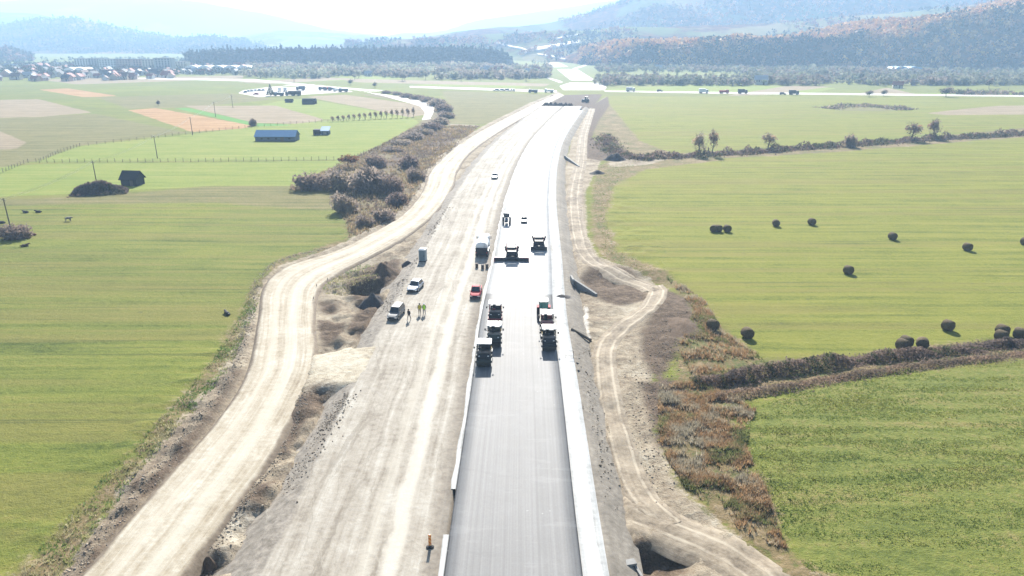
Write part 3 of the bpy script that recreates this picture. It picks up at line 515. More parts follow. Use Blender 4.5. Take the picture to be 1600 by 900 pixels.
# woods on the hills: nobody could count them
def wood(name, V, n, pal, label, size=4.2, tri=13, vlo=.04, vhi=1.0, keep=None, conif=0.0, seed=1, tall=1.0, slope_shade=0.0, mt=None):
    r = np.random.default_rng(seed); nu, nv = V.shape[:2]; u = r.random(n)*(nu-1.001); v = (vlo+(vhi-vlo)*r.random(n))/1.6*(nv-1.001)
    iu, iv = u.astype(int), v.astype(int); fu, fv = (u-iu)[:, None], (v-iv)[:, None]
    Pn = V[iu, iv]*(1-fu)*(1-fv)+V[iu+1, iv]*fu*(1-fv)+V[iu, iv+1]*(1-fu)*fv+V[iu+1, iv+1]*fu*fv
    kp = np.ones(n, bool) if keep is None else keep(Pn[:, 0], Pn[:, 1]); Pn = Pn[kp]
    n = len(Pn); s = size*(.6+.7*r.random(n)); patch = fbm(Pn[:, 0]*.012+seed, Pn[:, 1]*.012, 3); pal = np.array(pal)
    ci = np.clip((patch*1.9-.45+.28*r.normal(size=n)+slope_shade*(np.clip(v[kp]/(nv-1)*1.6*1.6, 0, 1)-.40))*len(pal), 0, len(pal)-1).astype(int); base = pal[ci]*(.75+.5*r.random((n, 1)))
    d = r.normal(size=(n, tri, 3)); d /= np.linalg.norm(d, axis=2)[..., None]; d *= (.45+.55*r.random((n, tri, 1))); d[..., 2] = d[..., 2]*.95*tall
    con = (r.random(n) < conif)[:, None]; f = np.where(con, .42+.0*d[..., 2], 1.0); hz = np.where(con, (d[..., 2]+1)*1.9-.4, d[..., 2]+1.0)
    taper = np.where(con, np.clip(1.25-(d[..., 2]+1)*.6, .1, 1), 1.0)*f
    C = Pn[:, None]+np.stack([d[..., 0]*taper, d[..., 1]*taper, hz], 2)*s[:, None, None]
    cols = np.where(con[..., None], np.array([.028, .042, .028])*(.7+.6*r.random((n, 1, 1))), base[:, None])*np.ones((1, tri, 1))
    Vv, F, cc = leaves(C.reshape(-1, 3), np.repeat(s*.55, tri)*(.7+.6*r.random(n*tri)), 1.0, 0, r, cols.reshape(-1, 3))
    m = mesh_np(name, Vv, F); set_col(m, cc); o = link(name, m, None, mt or wood_leaf); return tag(o, label, 'forest', kind='stuff')
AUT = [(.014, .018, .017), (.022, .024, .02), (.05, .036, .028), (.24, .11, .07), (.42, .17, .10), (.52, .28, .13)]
wood('forest', hA, 17000, AUT, 'autumn forest covering the steep right ridge', 4.4, 16, seed=1, conif=.02, slope_shade=1.2, keep=lambda x, y: x/y > .088)  # shade low on the ridge is painted into darker tints, besides autumn colour
wood('forest', hB, 5200, AUT, 'patches of wood on the terraced meadows', 4.6, 10, seed=2, keep=lambda x, y: fbm(x*.006, y*.006, 3) > .5)
wood('forest', hC, 12000, [(.06, .045, .035), (.20, .09, .065), (.34, .13, .09), (.42, .19, .11)], 'rusty wood on the tall upper right hillside', 5.0, 10, seed=3, keep=lambda x, y: fbm(x*.004+7, y*.004, 3) > .41)
wood('forest', hD, 3600, [(.03, .045, .03), (.04, .05, .035), (.07, .06, .045)], 'dark conifer belt along the low terrace', 3.5, 12, conif=.25, seed=4, vlo=.1, vhi=1.2)
wood('forest', hE, 6500, [(.05, .055, .035), (.08, .065, .045), (.12, .08, .05)], 'hazy forest on the rounded left hill', 6.0, 8, seed=5, conif=.2)
wood('forest', hE2, 1200, AUT[:4], 'dark wood on the left edge spur', 4.6, 10, seed=6)
# the valley woods in front of the hills
bandV = lambda x0, x1, ya, yb, nn=24: np.array([[tuple(G(x, y)) for y in np.linspace(ya, yb, 14)] for x in np.linspace(x0, x1, nn)])
wood('valley_scrub', bandV(380, 860, 124, 99), 3000, [(.20, .21, .15), (.25, .25, .18), (.24, .20, .16)], 'grey green valley wood below the conifer belt', 4.0, 14, 0, 1.6, seed=8, mt=leaf_m, keep=lambda x, y: fbm(x*.008+2, y*.008, 3) > .43)
wood('valley_scrub', bandV(930, 1750, 134, 106, 40), 4600, [(.18, .19, .13), (.24, .24, .17), (.23, .19, .15)], 'grey green riverside wood before the right ridge', 3.6, 14, 0, 1.6, seed=9, mt=leaf_m, keep=lambda x, y: fbm(x*.008+5, y*.01, 3) > .42)
wood('valley_scrub', bandV(-120, 420, 118, 92), 2100, [(.06, .08, .045), (.10, .11, .065), (.12, .10, .07)], 'garden trees massed between the town houses', 3.2, 10, 0, 1.6, seed=10, keep=lambda x, y: fbm(x*.01+5, y*.01, 3) > .46)
for i in range(150):                          # single trees that stand out of the valley woods
    left = i < 65; px = rnd.uniform(395, 850) if left else rnd.uniform(945, 1640); py = rnd.uniform(108, 128) if left else rnd.uniform(113, 136)
    kd = rnd.choice(['willow', 'willow', 'grey', 'dark'] if not left else ['willow', 'grey', 'grey']); sc = rnd.uniform(.6, 1.25)*(.9 if kd != 'dark' else 1.0)
    side = 'before the conifer belt' if left else 'along the river before the ridge'
    tree('valley_tree', kd, G(px, py, 0), sc, {'willow': 'pale olive round tree ', 'grey': 'grey bare-branched tree ', 'dark': 'small dark tree '}[kd]+side, group='valley trees '+side, var=i)
for i in range(46):                           # bright single trees on the ridge
    u = rnd.uniform(.30, .60); v = rnd.uniform(.15, 1.0)/1.6; p = hA[int(u*219), int(v*55)]; kd = 'gold' if i % 3 == 0 else 'rust'
    tree('autumn_tree', kd, tuple(p), rnd.uniform(.8, 1.35), ('golden' if kd == 'gold' else 'rusty orange')+' autumn tree standing out on the wooded ridge', group='bright autumn trees on the ridge', var=i)

# shrubs and trees on the plain: (photo x, y of the foot, width px, height px, kind, label)
def sized(name, kind, px, py, wpx, hpx, label, cat, group=None, var=0, depth=1.0):
    p = at(px, py); sc = (py-60)*cp/CH; cm = K[kind][var % len(K[kind])][1]
    d = K_dim[cm.name]; wm, hm = wpx/sc, hpx/sc*1.03
    return tree(name, kind, p, (wm/d[0], wm/d[0]*depth, hm/d[1]), label, cat, group, var, rz=rnd.uniform(-.3, .3))
K_dim = {}
for ks in K.values():
    for _, cm in ks:
        co = np.empty(len(cm.vertices)*3, np.float32); cm.vertices.foreach_get('co', co); co = co.reshape(-1, 3); K_dim[cm.name] = (np.ptp(co[:, 0]), co[:, 2].max())
SH = [(488, 295, 66, 28, 'bush', 'grey brown shrub at the left tip of the dark thicket'), (532, 294, 62, 34, 'bush', 'tall dark shrub second from the thicket tip'), (578, 298, 72, 42, 'bush', 'largest dark shrub in the middle of the thicket'),
      (612, 303, 46, 34, 'bush', 'shrub at the right end of the dark thicket'), (538, 331, 50, 34, 'bush', 'lone dark round shrub below the thicket, beside the meadow edge'), (545, 262, 34, 22, 'rust', 'orange leaved shrub behind the thicket'),
      (588, 260, 40, 20, 'bush', 'low tawny shrub behind the thicket'), (650, 282, 36, 24, 'bush', 'small shrub close to the haul road bend'), (640, 262, 38, 22, 'bush', 'grey shrub between thicket and haul road'),
      (600, 345, 44, 22, 'bush', 'low brown shrub beside the haul road below the thicket'), (570, 352, 36, 18, 'bush', 'lowest brown shrub beside the haul road'), (622, 320, 40, 24, 'bush', 'brown shrub midway down the haul road verge'),
      (1200, 233, 26, 27, 'bare', 'round bare tree in the upper right hedge'), (1090, 243, 30, 36, 'bare', 'taller bare tree at the near end of the upper hedge'),
      (1113, 242, 18, 42, 'bare', 'slim bare tree at the near end of the upper hedge'), (1328, 230, 24, 22, 'bush', 'grey shrub rising from the upper right hedge'), (1424, 220, 30, 30, 'bare', 'left of two tall bare trees in the upper right hedge'),
      (1456, 217, 26, 32, 'bare', 'right of two tall bare trees in the upper right hedge'), (1478, 151, 24, 15, 'dark', 'round dark bush at the far edge of the right field'), (1358, 151, 14, 10, 'dark', 'left small bush on the far field edge'),
      (1381, 150, 11, 10, 'dark', 'right small bush on the far field edge'), (25, 372, 60, 24, 'bush', 'bare twiggy scrub at the foot of the left pole'), (423, 150, 15, 18, 'conifer', 'dark pointed conifer in the lorry park'),
      (396, 197, 14, 12, 'bush', 'small bush by the fence above the blue barn'), (248, 166, 8, 9, 'dark', 'small tree at the corner of the orange maize field'), (548, 133, 10, 9, 'dark', 'dark tree left of the far side road'), (586, 137, 9, 9, 'dark', 'dark tree right of the far side road'),
      (1545, 138, 14, 16, 'dark', 'dark conical tree at the far right wood edge'), (1120, 168, 0, 0, '', '')]
for i, (px, py, wp, hp_, kd, lb) in enumerate(SH):
    if wp: sized('shrub' if kd == 'bush' else 'tree', kd, px, py, wp, hp_, lb, 'shrub' if kd == 'bush' else 'tree', None, i, .45 if px == 155 else .8)
for i, (px, py, wp, hp_) in enumerate([(604, 146, 12, 6), (620, 148, 14, 7), (636, 152, 16, 8), (652, 155, 18, 9), (668, 159, 22, 11), (684, 165, 24, 14), (694, 174, 22, 15), (697, 184, 22, 14), (688, 194, 24, 14), (676, 203, 26, 15), (660, 210, 28, 14), (645, 217, 30, 14), (628, 226, 26, 11), (612, 236, 24, 10)]):
    sized('shrub', 'bush', px, py, wp*1.5, hp_*.85, 'brown roadside shrub in the row beside the far white lane', 'shrub', 'shrubs along the far white lane', i)
for i in range(16):
    px = 520+i*8.4; py = 190-i*.5; sized('orchard_tree', 'bare', px, py, 8, 9+i*.45, 'small bare tree in the row above the bright meadow', 'tree', 'row of small bare trees', i)

def hedge(name, pts, hw, h, n, size, pal, label, cat='hedge', even=False):
    r = np.random.default_rng(len(label)+n); L = smooth_line([G(x, y) for x, y in pts], 1.0); s = r.random(n)*(len(L)-1.01); i = s.astype(int); c = L[i]+(L[i+1]-L[i])*(s-i)[:, None]
    T = tangents(L)[i]; of = r.normal(size=n)*hw*.5; x, y = c[:, 0]+T[:, 1]*of, c[:, 1]-T[:, 0]*of; top = h*((.7+.6*fbm(x*.22, y*.22, 3))*np.sqrt(np.clip(1-(2*s/(len(L)-1)-1)**2, .02, 1)) if even else np.clip(2.6*fbm(x*.22, y*.22+n, 3)-.55, .12, 1.6))*np.clip(1.15-np.abs(of)/hw, .25, 1); z = height(x, y)+top*r.random(n)**.6
    w_ = (fbm(x*.3+8, y*.3, 2)*2.4-.5)*len(pal)+r.normal(size=n)*.5; cc = np.array(pal)[np.clip(w_, 0, len(pal)-1).astype(int)]*(.7+.6*r.random((n, 1)))
    V, F, cc = leaves(np.stack([x, y, z], 1), size*(.5+r.random(n)), 1.8, .9, r, cc); m = mesh_np('foliage', V, F); set_col(m, cc)
    o = thing(name, label, cat, (*L[len(L)//2], 0)); f = link('foliage', m, o, leaf_m); f.location = -o.location; return o
HP = [(.15, .12, .105), (.19, .15, .13), (.21, .16, .13), (.23, .165, .125), (.12, .12, .07)]
hedge('hedgerow', [(985, 247), (1050, 246), (1150, 240), (1250, 233), (1350, 226), (1450, 219), (1600, 210), (1800, 198)], 4.5, 2.5, 16000, .32, HP, 'long dark bare hedge between the two right fields')
hedge('hedgerow', [(1085, 603), (1150, 595), (1200, 584), (1300, 570), (1400, 558), (1500, 548), (1650, 530), (1800, 512)], 1.8, 1.6, 20000, .12, HP+[(.08, .09, .045), (.2, .15, .12)], 'shaggy brown hedge behind the near right crop')
hedge('hedgerow', [(1120, 625), (1200, 612), (1300, 594), (1450, 572), (1650, 548), (1800, 530)], 1.3, .7, 11000, .10, [(.26, .19, .14), (.31, .22, .15), (.2, .155, .115)], 'low strip of dead grass in front of the brown hedge')
hedge('thicket', [(114, 304), (150, 303), (200, 300)], 3.2, 3.4, 6500, .24, HP, 'long low dark thicket beside the black hut', 'thicket', True)
hedge('hedgerow', [(945, 215), (955, 235), (985, 247), (1020, 250)], 5, 2.0, 2500, .35, HP, 'rough scrub bank beside the far dirt track')
hedge('hedgerow', [(1290, 170), (1345, 165), (1420, 172)], 8, 1.5, 1500, .6, HP, 'brown rough patch in the far right field')
hedge('hedgerow', [(1560, 146), (1500, 147), (1700, 148)], 8, 3.5, 1500, .8, HP, 'dark hedge at the far right field edge')
# tufts: dead grass and crop leaves
def tufts(name, polys, n, bl, h, wd, pal, label, sc=.3, cut=0.0, lean=.6, seed=3):
    r = np.random.default_rng(seed); Vs, Cs = [], []
    for poly, nn in polys:
        a = np.array(pw(poly)); x = r.uniform(a[:, 0].min(), a[:, 0].max(), nn*3); y = r.uniform(a[:, 1].min(), a[:, 1].max(), nn*3); k = (poly_sdf(x, y, a) > 0) & (fbm(x*sc*(.4 if name == 'crop_leaves' else 1), y*sc*(2.4 if name == 'crop_leaves' else 1.6), 3)+.1*r.normal(size=len(x)) > cut); x, y = x[k][:nn], y[k][:nn]
        z = height(x, y); q = fbm(x*.25+4, y*.25, 3); hh = h*(.4+1.2*r.random(len(x)))*(.5+q); base = np.array(pal)[np.clip((q*2.2-.6)*len(pal)+r.normal(size=len(x))*.7, 0, len(pal)-1).astype(int)]*(.75+.5*r.random((len(x), 1)))
        for b in range(bl):
            an = r.random(len(x))*6.283; dx, dy = np.cos(an), np.sin(an); l = lean*hh*(.3+r.random(len(x))); ox, oy = x+dx*wd*r.random(len(x)), y+dy*wd*r.random(len(x))
            Vs.append(np.stack([np.stack([ox-dy*wd*.5, oy+dx*wd*.5, z-.03], 1), np.stack([ox+dy*wd*.5, oy-dx*wd*.5, z-.03], 1), np.stack([ox+dx*l, oy+dy*l, z+hh], 1)], 1)); Cs.append(np.repeat(base, 3, 0))
    V = np.concatenate(Vs).reshape(-1, 3); m = mesh_np(name, V, np.arange(len(V)).reshape(-1, 3)); set_col(m, np.concatenate(Cs)); o = link(name, m, None, leaf_m); return tag(o, label, 'grass', kind='stuff')
RUSTY = [(.18, .20, .075), (.25, .21, .11), (.30, .20, .11), (.37, .235, .12), (.38, .31, .21), (.34, .30, .22)]
tufts('dead_grass', [([(1030, 600), (1100, 600), (1180, 640), (1165, 700), (1205, 790), (1230, 860), (1160, 830), (1070, 760), (1028, 690)], 13000), ([(1040, 430), (1100, 470), (1130, 520), (1200, 565), (1180, 600), (1090, 600), (1060, 550), (1085, 490)], 5000)], 0, 5, .42, .09, RUSTY, 'rusty dead grass and weeds beside the right dirt', .30, .53)
tufts('verge_grass', [([(-60, 1010), (20, 900), (140, 768), (255, 650), (330, 565), (376, 490), (398, 440), (412, 445), (396, 500), (356, 582), (288, 658), (192, 770), (98, 900), (0, 1010)], 6500), ([(925, 310), (935, 262), (1000, 250), (960, 290), (945, 340), (965, 395), (1040, 425), (1000, 425), (945, 405)], 4500), ([(500, 447), (556, 414), (600, 408), (610, 425), (570, 448), (515, 466)], 1200)], 0, 3, .22, .09, [(.10, .15, .04), (.16, .20, .06), (.26, .23, .11), (.30, .26, .16)], 'ragged verge grass along the dirt roads', .3, .42, seed=4)
tufts('crop_leaves', [([(1150, 660), (1175, 640), (1270, 604), (1600, 566), (1760, 560), (1900, 960), (1300, 960), (1240, 860), (1205, 780), (1165, 700)], 30000)], 0, 3, .08, .14, [(.17, .24, .05), (.22, .29, .06), (.27, .33, .07), (.31, .34, .085)], 'leafy green crop in the near right field', .28, .51, 1.6, 5)
tufts('heath_grass', [(Z['heath'][0], 9000)], 0, 4, .7, .2, [(.19, .145, .105), (.24, .18, .12), (.27, .22, .11), (.34, .25, .15)], 'brown heath grass around the dark thicket', .12, .40, seed=6)

# pale roads and plots climbing the far hillside, laid on the slopes
def on_hill(px, py):
    d = ray(px, py).normalized(); best = None
    for o in hill_objs:
        ok, loc, nn, _ = o.ray_cast(Vector((0, 0, CH)), d)
        if ok and (best is None or loc.length < best.length): best = loc.copy()
    return best
bpy.context.view_layer.update(); hill_objs = [o for o in col.objects if o.name.startswith(('hills', 'ground'))]
track_white = mat('pale_hill_track', (.50, .46, .40), (.40, .37, .32), .05)
def hill_strip(name, pts, wpx, label, mt, cat='road'):
    V = []
    P_ = [np.array(pts[0], float)]
    for a, b in zip(pts[:-1], pts[1:]): P_ += [np.array(a)+(np.array(b)-np.array(a))*k/6 for k in range(1, 7)]
    for q in P_:
        for e in (-wpx/2, wpx/2):
            h = on_hill(q[0], q[1]+e); V.append(h if h is not None else (V[-2] if len(V) > 1 else Vector((0, 1500, 0))))
    V = [v+Vector((0, -1.5, 1.2)) for v in V]; n = len(P_); F = [(2*i, 2*i+1, 2*i+3, 2*i+2) for i in range(n-1)]
    V2 = V+[v-Vector((0, 0, 2.5)) for v in V]; m_ = len(V); F += [(2*i+1, 2*i+1+m_, 2*i+3+m_, 2*i+3) for i in range(n-1)]+[(2*i, 2*i+2, 2*i+2+m_, 2*i+m_) for i in range(n-1)]
    o = link(name, mesh_np(name, np.array([tuple(v) for v in V2]), F), None, mt); tag(o, label, cat, kind='structure')
plot_m = mat('fallow_plot', (.30, .25, .20), (.22, .18, .145), .05)
hill_strip('hill_road', [(775, 67), (800, 73.5), (815, 76), (825, 80), (820, 83)], 2.2, 'pale road winding down the far hillside', track_white)
hill_strip('hill_road', [(840, 85), (862, 88.5), (883, 93)], 1.8, 'short straight pale road on the far hillside', track_white)
hill_strip('hillside_plot', [(838, 78), (868, 73), (905, 66)], 7, 'tan fallow plot on the far hillside', plot_m, 'field')
hill_strip('hillside_plot', [(925, 76), (945, 71.5)], 5, 'small tan plot left of the wooded ridge', plot_m, 'field')
hill_strip('hill_road', [(868, 61), (890, 57), (905, 54)], 2.0, 'pale farm road high on the far meadow', track_white)
# ================================================================== THINGS
steel = mat('dark_steel', (.026, .028, .032), (.016, .017, .02), 5, .5, .3); black = mat('black_rubber', (.022, .022, .023), (.012, .012, .012), 6, .85)
glass = mat('dark_glass', (.02, .026, .032), (.014, .018, .022), 2, .08, 0, .6); chrome = mat('grey_metal', (.42, .43, .44), (.3, .31, .32), 4, .35, .7)
whitep = mat('white_paint', (.78, .78, .76), (.70, .70, .68), 3, .4); redl = mat('red_lens', (.45, .02, .02), (.35, .015, .015), 5, .3); lampm = mat('lamp_glass', (.7, .7, .66), (.6, .6, .57), 5, .15)
conc = mat('raw_concrete', (.26, .255, .24), (.18, .175, .165), 2, .85, 0, .3, .3); timber = mat('weathered_timber', (.16, .13, .10), (.08, .065, .05), 5, .9, 0, .2, .3)
drumm = mat('oiled_drum_steel', (.05, .05, .042), (.03, .03, .026), 4, .55, .2); yel = mat('machine_yellow', (.55, .36, .04), (.42, .27, .03), 4, .5); olivp = mat('machine_olive', (.045, .055, .045), (.03, .036, .032), 4, .5)
def rdir(p):                                  # heading of the motorway at a place
    i = int(np.argmin(np.abs(CL[:, 1]-p[1]))); T = tangents(CL)[i]; return math.atan2(-T[0], T[1])
def on_road(px, py): return G(px, py, ZR+.05)
def on_bed(px, py): return G(px, py, ZR-.02)
def wheel(parent, c, r, w, n=14, rimm=None, name='wheel'):
    o = MB().tube((-w/2, 0, 0), (w/2, 0, 0), r, r, n).build(name, black, parent, .03*r/.33, True); o.location = c
    MB().tube((-w/2-.012, 0, 0), (w/2+.012, 0, 0), r*.58, r*.58, 10).build('rim', rimm or chrome, o, 0, True); return o
def section(hw, z0, z1, y, ch=.12): return [(-hw, y, z0), (hw, y, z0), (hw, y, z1-ch), (hw-ch, y, z1), (-hw+ch, y, z1), (-hw, y, z1-ch)]
def car(name, label, loc, rz, paint, kind='hatch', cat='car', group=None, s=1.0, simple=False):
    t = thing(name, label, cat, loc, rz, group, s); hw = .9; L = 4.4 if kind == 'hatch' else 4.9
    hb, bt, rt = (.30, .86, 1.46) if kind == 'hatch' else (.42, 1.05, 1.80); f, b = L/2, -L/2
    body = MB().loft([section(hw*.82, hb+.1, bt-.22, b), section(hw*.97, hb, bt-.02, b+.25), section(hw, hb, bt, b+1.0), section(hw, hb, bt, f-1.5), section(hw*.97, hb, bt-.08, f-.5), section(hw*.8, hb+.08, bt-.28, f)])
    body.build('body', paint, t, .04, True)
    if kind == 'hatch': ya, yb, yc, yd = b+.35, b+.95, f-2.05, f-1.30
    elif kind == 'suv': ya, yb, yc, yd = b+.10, b+.45, f-2.0, f-1.40
    else: ya, yb, yc, yd = b+1.75, b+2.0, f-2.05, f-1.35
    cb = MB(); q = hw-.06; k = hw-.24
    cb.add([(-q, ya, bt-.03), (q, ya, bt-.03), (q, yd, bt-.03), (-q, yd, bt-.03), (-k, yb, rt), (k, yb, rt), (k, yc, rt), (-k, yc, rt)], [(4, 5, 6, 7), (0, 1, 5, 4), (1, 2, 6, 5), (2, 3, 7, 6), (3, 0, 4, 7)]); cb.build('cabin', paint, t, .05, True)
    def pane(nm, a, bq, c_, d):
        P = [Vector(v) for v in (a, bq, c_, d)]; nrm = (P[1]-P[0]).cross(P[3]-P[0]).normalized(); cen = sum(P, Vector())/4
        P = [cen+(v-cen)*.86 for v in P]; MB().add([v+nrm*.018 for v in P]+[v-nrm*.03 for v in P], [(0, 1, 2, 3), (0, 4, 5, 1), (1, 5, 6, 2), (2, 6, 7, 3), (3, 7, 4, 0)]).build(nm, glass, t)
    z = bt-.03
    pane('windscreen', (q, yd, z), (-q, yd, z), (-k, yc, rt), (k, yc, rt)); pane('rear_window', (-q, ya, z), (q, ya, z), (k, yb, rt), (-k, yb, rt))
    pane('side_window', (q, ya, z), (q, yd, z), (k, yc, rt), (k, yb, rt)); pane('side_window', (-q, yd, z), (-q, ya, z), (-k, yb, rt), (-k, yc, rt))
    if kind == 'pickup':
        MB().box((0, b+.95, bt+.005), (1.45, 1.5, .02)).build('load_bed', black, t)
        for sx in (-1, 1): MB().box((sx*.82, b+.95, bt+.04), (.12, 1.6, .12)).build('bed_rail', paint, t)
    for sx in (-1, 1):
        for yy in (f-.85, b+.85): wheel(t, (sx*(hw-.08), yy, .35), .35, .24)
        if simple: continue
        MB().box((sx*.62, f-.04, bt-.38), (.34, .12, .15)).build('headlight', lampm, t); MB().box((sx*.66, b+.04, bt-.25), (.24, .12, .22)).build('tail_light', redl, t)
        MB().box((sx*(hw+.08), yd-.15, bt+.08), (.2, .1, .14)).build('mirror', paint, t, .02)
    if not simple:
        MB().box((0, f+.01, hb+.12), (1.3, .12, .16)).build('front_bumper', black, t, .02); MB().box((0, f-.02, bt-.36), (.7, .07, .12)).build('grille', black, t)
    return t
def lorry(name, label, loc, rz, cabp, boxp, kind='box', group=None, s=1.0, L=7.5):
    t = thing(name, label, 'lorry', loc, rz, group, s); f = L/2
    MB().box((0, 0, .85), (1.0, L-.4, .25)).build('chassis', steel, t)
    c = MB().loft([section(1.15, .6, 2.9, f-1.9, .15), section(1.2, .5, 2.95, f-.35, .2), section(1.15, .5, 1.7, f, .2)]).build('cab', cabp, t, .05, True)
    MB().box((0, f-.13, 2.15), (2.0, .06, .8), rx=-.27).build('windscreen', glass, c)
    for sx in (-1, 1): MB().box((sx*1.19, f-.9, 2.2), (.04, .8, .6)).build('side_window', glass, c); MB().box((sx*1.4, f-.4, 2.2), (.14, .1, .5)).build('mirror', black, c)
    if kind == 'box': MB().box((0, -1.1, 2.25), (2.45, L-2.5, 2.6)).build('cargo_box', boxp, t, .05)
    elif kind == 'tip':
        MB().box((0, -1.1, 1.75), (2.5, L-2.5, 1.5), -.12).build('tipper_body', boxp, t, .04)
    elif kind == 'tank':
        secs = []
        for y, k in ((-f+.25, .86), (-f+.35, 1), (f-2.35, 1), (f-2.2, .86)): secs.append([(math.cos(a)*1.16*k, y, 2.05+math.sin(a)*.98*k) for a in [2*math.pi*i/20 for i in range(20)]])
        tk = MB().loft(secs).build('tank', boxp, t, 0, True)
        for y in (.8, -1.2): MB().tube((0, y, 2.98), (0, y, 3.14), .28, .28, 12).build('hatch', chrome, tk)
        MB().box((0, -f+.14, 1.25), (2.3, .22, 1.3)).build('spray_cabinet', steel, t, .03); MB().tube((-1.25, -f+.0, .55), (1.25, -f+.0, .55), .07).build('spray_bar', black, t)
        for sx in (-1, 1): MB().box((sx*1.02, -f+.04, 1.0), (.2, .06, .18)).build('tail_light', redl, t); MB().box((sx*1.2, -.8, 1.1), (.12, L-3.2, .28)).build('side_guard', chrome, t)
        MB().tube((.55, -f+.1, 1.1), (.55, -f+.1, 3.0), .03).tube((.9, -f+.1, 1.1), (.9, -f+.1, 3.0), .03).build('ladder', chrome, t)
    for sx in (-1, 1):
        for y in (f-1.05, -f+1.0, -f+2.2): wheel(t, (sx*1.02, y, .5), .5, .34)
    return t
def roller(label, loc, rz, bodyp, trim, roofp, drum_front=True, pneu=False):
    t = thing('road_roller', label, 'road roller', loc, rz, 'rollers on the fresh asphalt'); w = 1.0
    fr = MB().tube((-w, 1.65, .66), (w, 1.65, .66), .66, .66, 28).build('front_drum', drumm, t, .03, True)
    MB().tube((-w-.02, 1.65, .66), (w+.02, 1.65, .66), .32, .32, 14).build('hub', steel, fr)
    if pneu:
        for k in range(4): wheel(t, (-.78+k*.52, -1.6, .55), .55, .42, 18, bodyp, 'rear_tyre')
    else:
        rd = MB().tube((-w, -1.65, .66), (w, -1.65, .66), .66, .66, 28).build('rear_drum', drumm, t, .03, True); MB().tube((-w-.02, -1.65, .66), (w+.02, -1.65, .66), .32, .32, 14).build('hub', steel, rd)
    MB().box((-1.08, 1.55, .85), (.10, 1.35, .30)).box((1.08, 1.55, .85), (.10, 1.35, .30)).box((0, .80, .98), (2.26, .2, .55)).box((0, 2.36, .95), (2.2, .12, .22)).build('front_yoke', trim, t, .03)
    MB().box((0, 1.35, 1.62), (1.9, 1.5, .62), .08, .25).build('front_hood', bodyp, t, .05)
    MB().box((0, -.05, .95), (1.75, 1.6, .75)).build('chassis', bodyp, t, .05); MB().box((0, -1.6, 1.6), (1.85, 1.5, .9), .12, .15).build('engine_hood', bodyp, t, .07)
    MB().box((-1.08, -1.5, .9), (.1, 1.2, .3)).box((1.08, -1.5, .9), (.1, 1.2, .3)).build('rear_yoke', trim, t, .03)
    MB().box((0, -.05, 1.38), (2.0, 1.7, .08)).build('platform', steel, t)
    st = MB().box((.2, -.45, 1.66), (.5, .5, .16)).box((.2, -.70, 1.98), (.5, .12, .62)).build('seat', black, t, .03); MB().box((.5, -.4, 1.86), (.07, .4, .06)).build('armrest', black, st)
    cs = MB().box((.2, .42, 1.72), (.42, .25, .62), 0, .05).build('console', trim, t, .03); MB().tube((.2, .28, 2.06), (.2, .22, 2.10), .2, .2, 16).build('steering_wheel', black, cs)
    for sx in (-1, 1):
        for yy in (-.82, .72): MB().tube((sx*.92, yy, 1.4), (sx*.94, yy*.98, 2.88), .045, .045, 8).build('canopy_post', trim, t)
        MB().tube((sx*.98, -.7, 1.95), (sx*.98, .6, 1.95), .03, .03, 6).build('handrail', yel, t); MB().box((sx*.62, 2.05, 1.62), (.2, .1, .12)).build('headlight', lampm, t)
        m_ = MB().tube((sx*.95, .8, 2.5), (sx*1.3, .95, 2.5), .018, .018, 6).build('mirror_arm', black, t); MB().box((sx*1.32, .96, 2.42), (.2, .05, .3)).build('mirror', black, m_)
    cn = MB().box((0, -.04, 2.95), (2.12, 1.95, .12), .03, .03).build('canopy', roofp, t, .04); MB().tube((-.6, -.5, 3.0), (-.6, -.5, 3.16), .07, .07, 10).build('beacon', yel, cn); return t
for (px, py), lb, bp, tr, rp, pn in [((756, 571.5), 'front left road roller with dark drum, nearest to the camera', steel, olivp, whitep, False), ((772, 541.5), 'middle road roller of the left column on the asphalt', olivp, steel, whitep, False),
        ((773.5, 505), 'rearmost left roller with dull red front yoke', steel, mat('dull_red', (.24, .03, .035), (.16, .02, .025), 4, .5), whitep, False), ((858, 547), 'front right road roller beside the white shoulder', steel, steel, whitep, False),
        ((855, 521.5), 'middle right roller tucked behind the front right one', mat('maroon_paint', (.16, .03, .04), (.11, .02, .03), 4, .5), steel, whitep, True)]:
    p = on_road(px, py); a = rdir(p)+math.pi; v = Vector((math.sin(a), -math.cos(a), 0))*1.65; roller(lb, p+v, a, bp, tr, rp, True, pn)
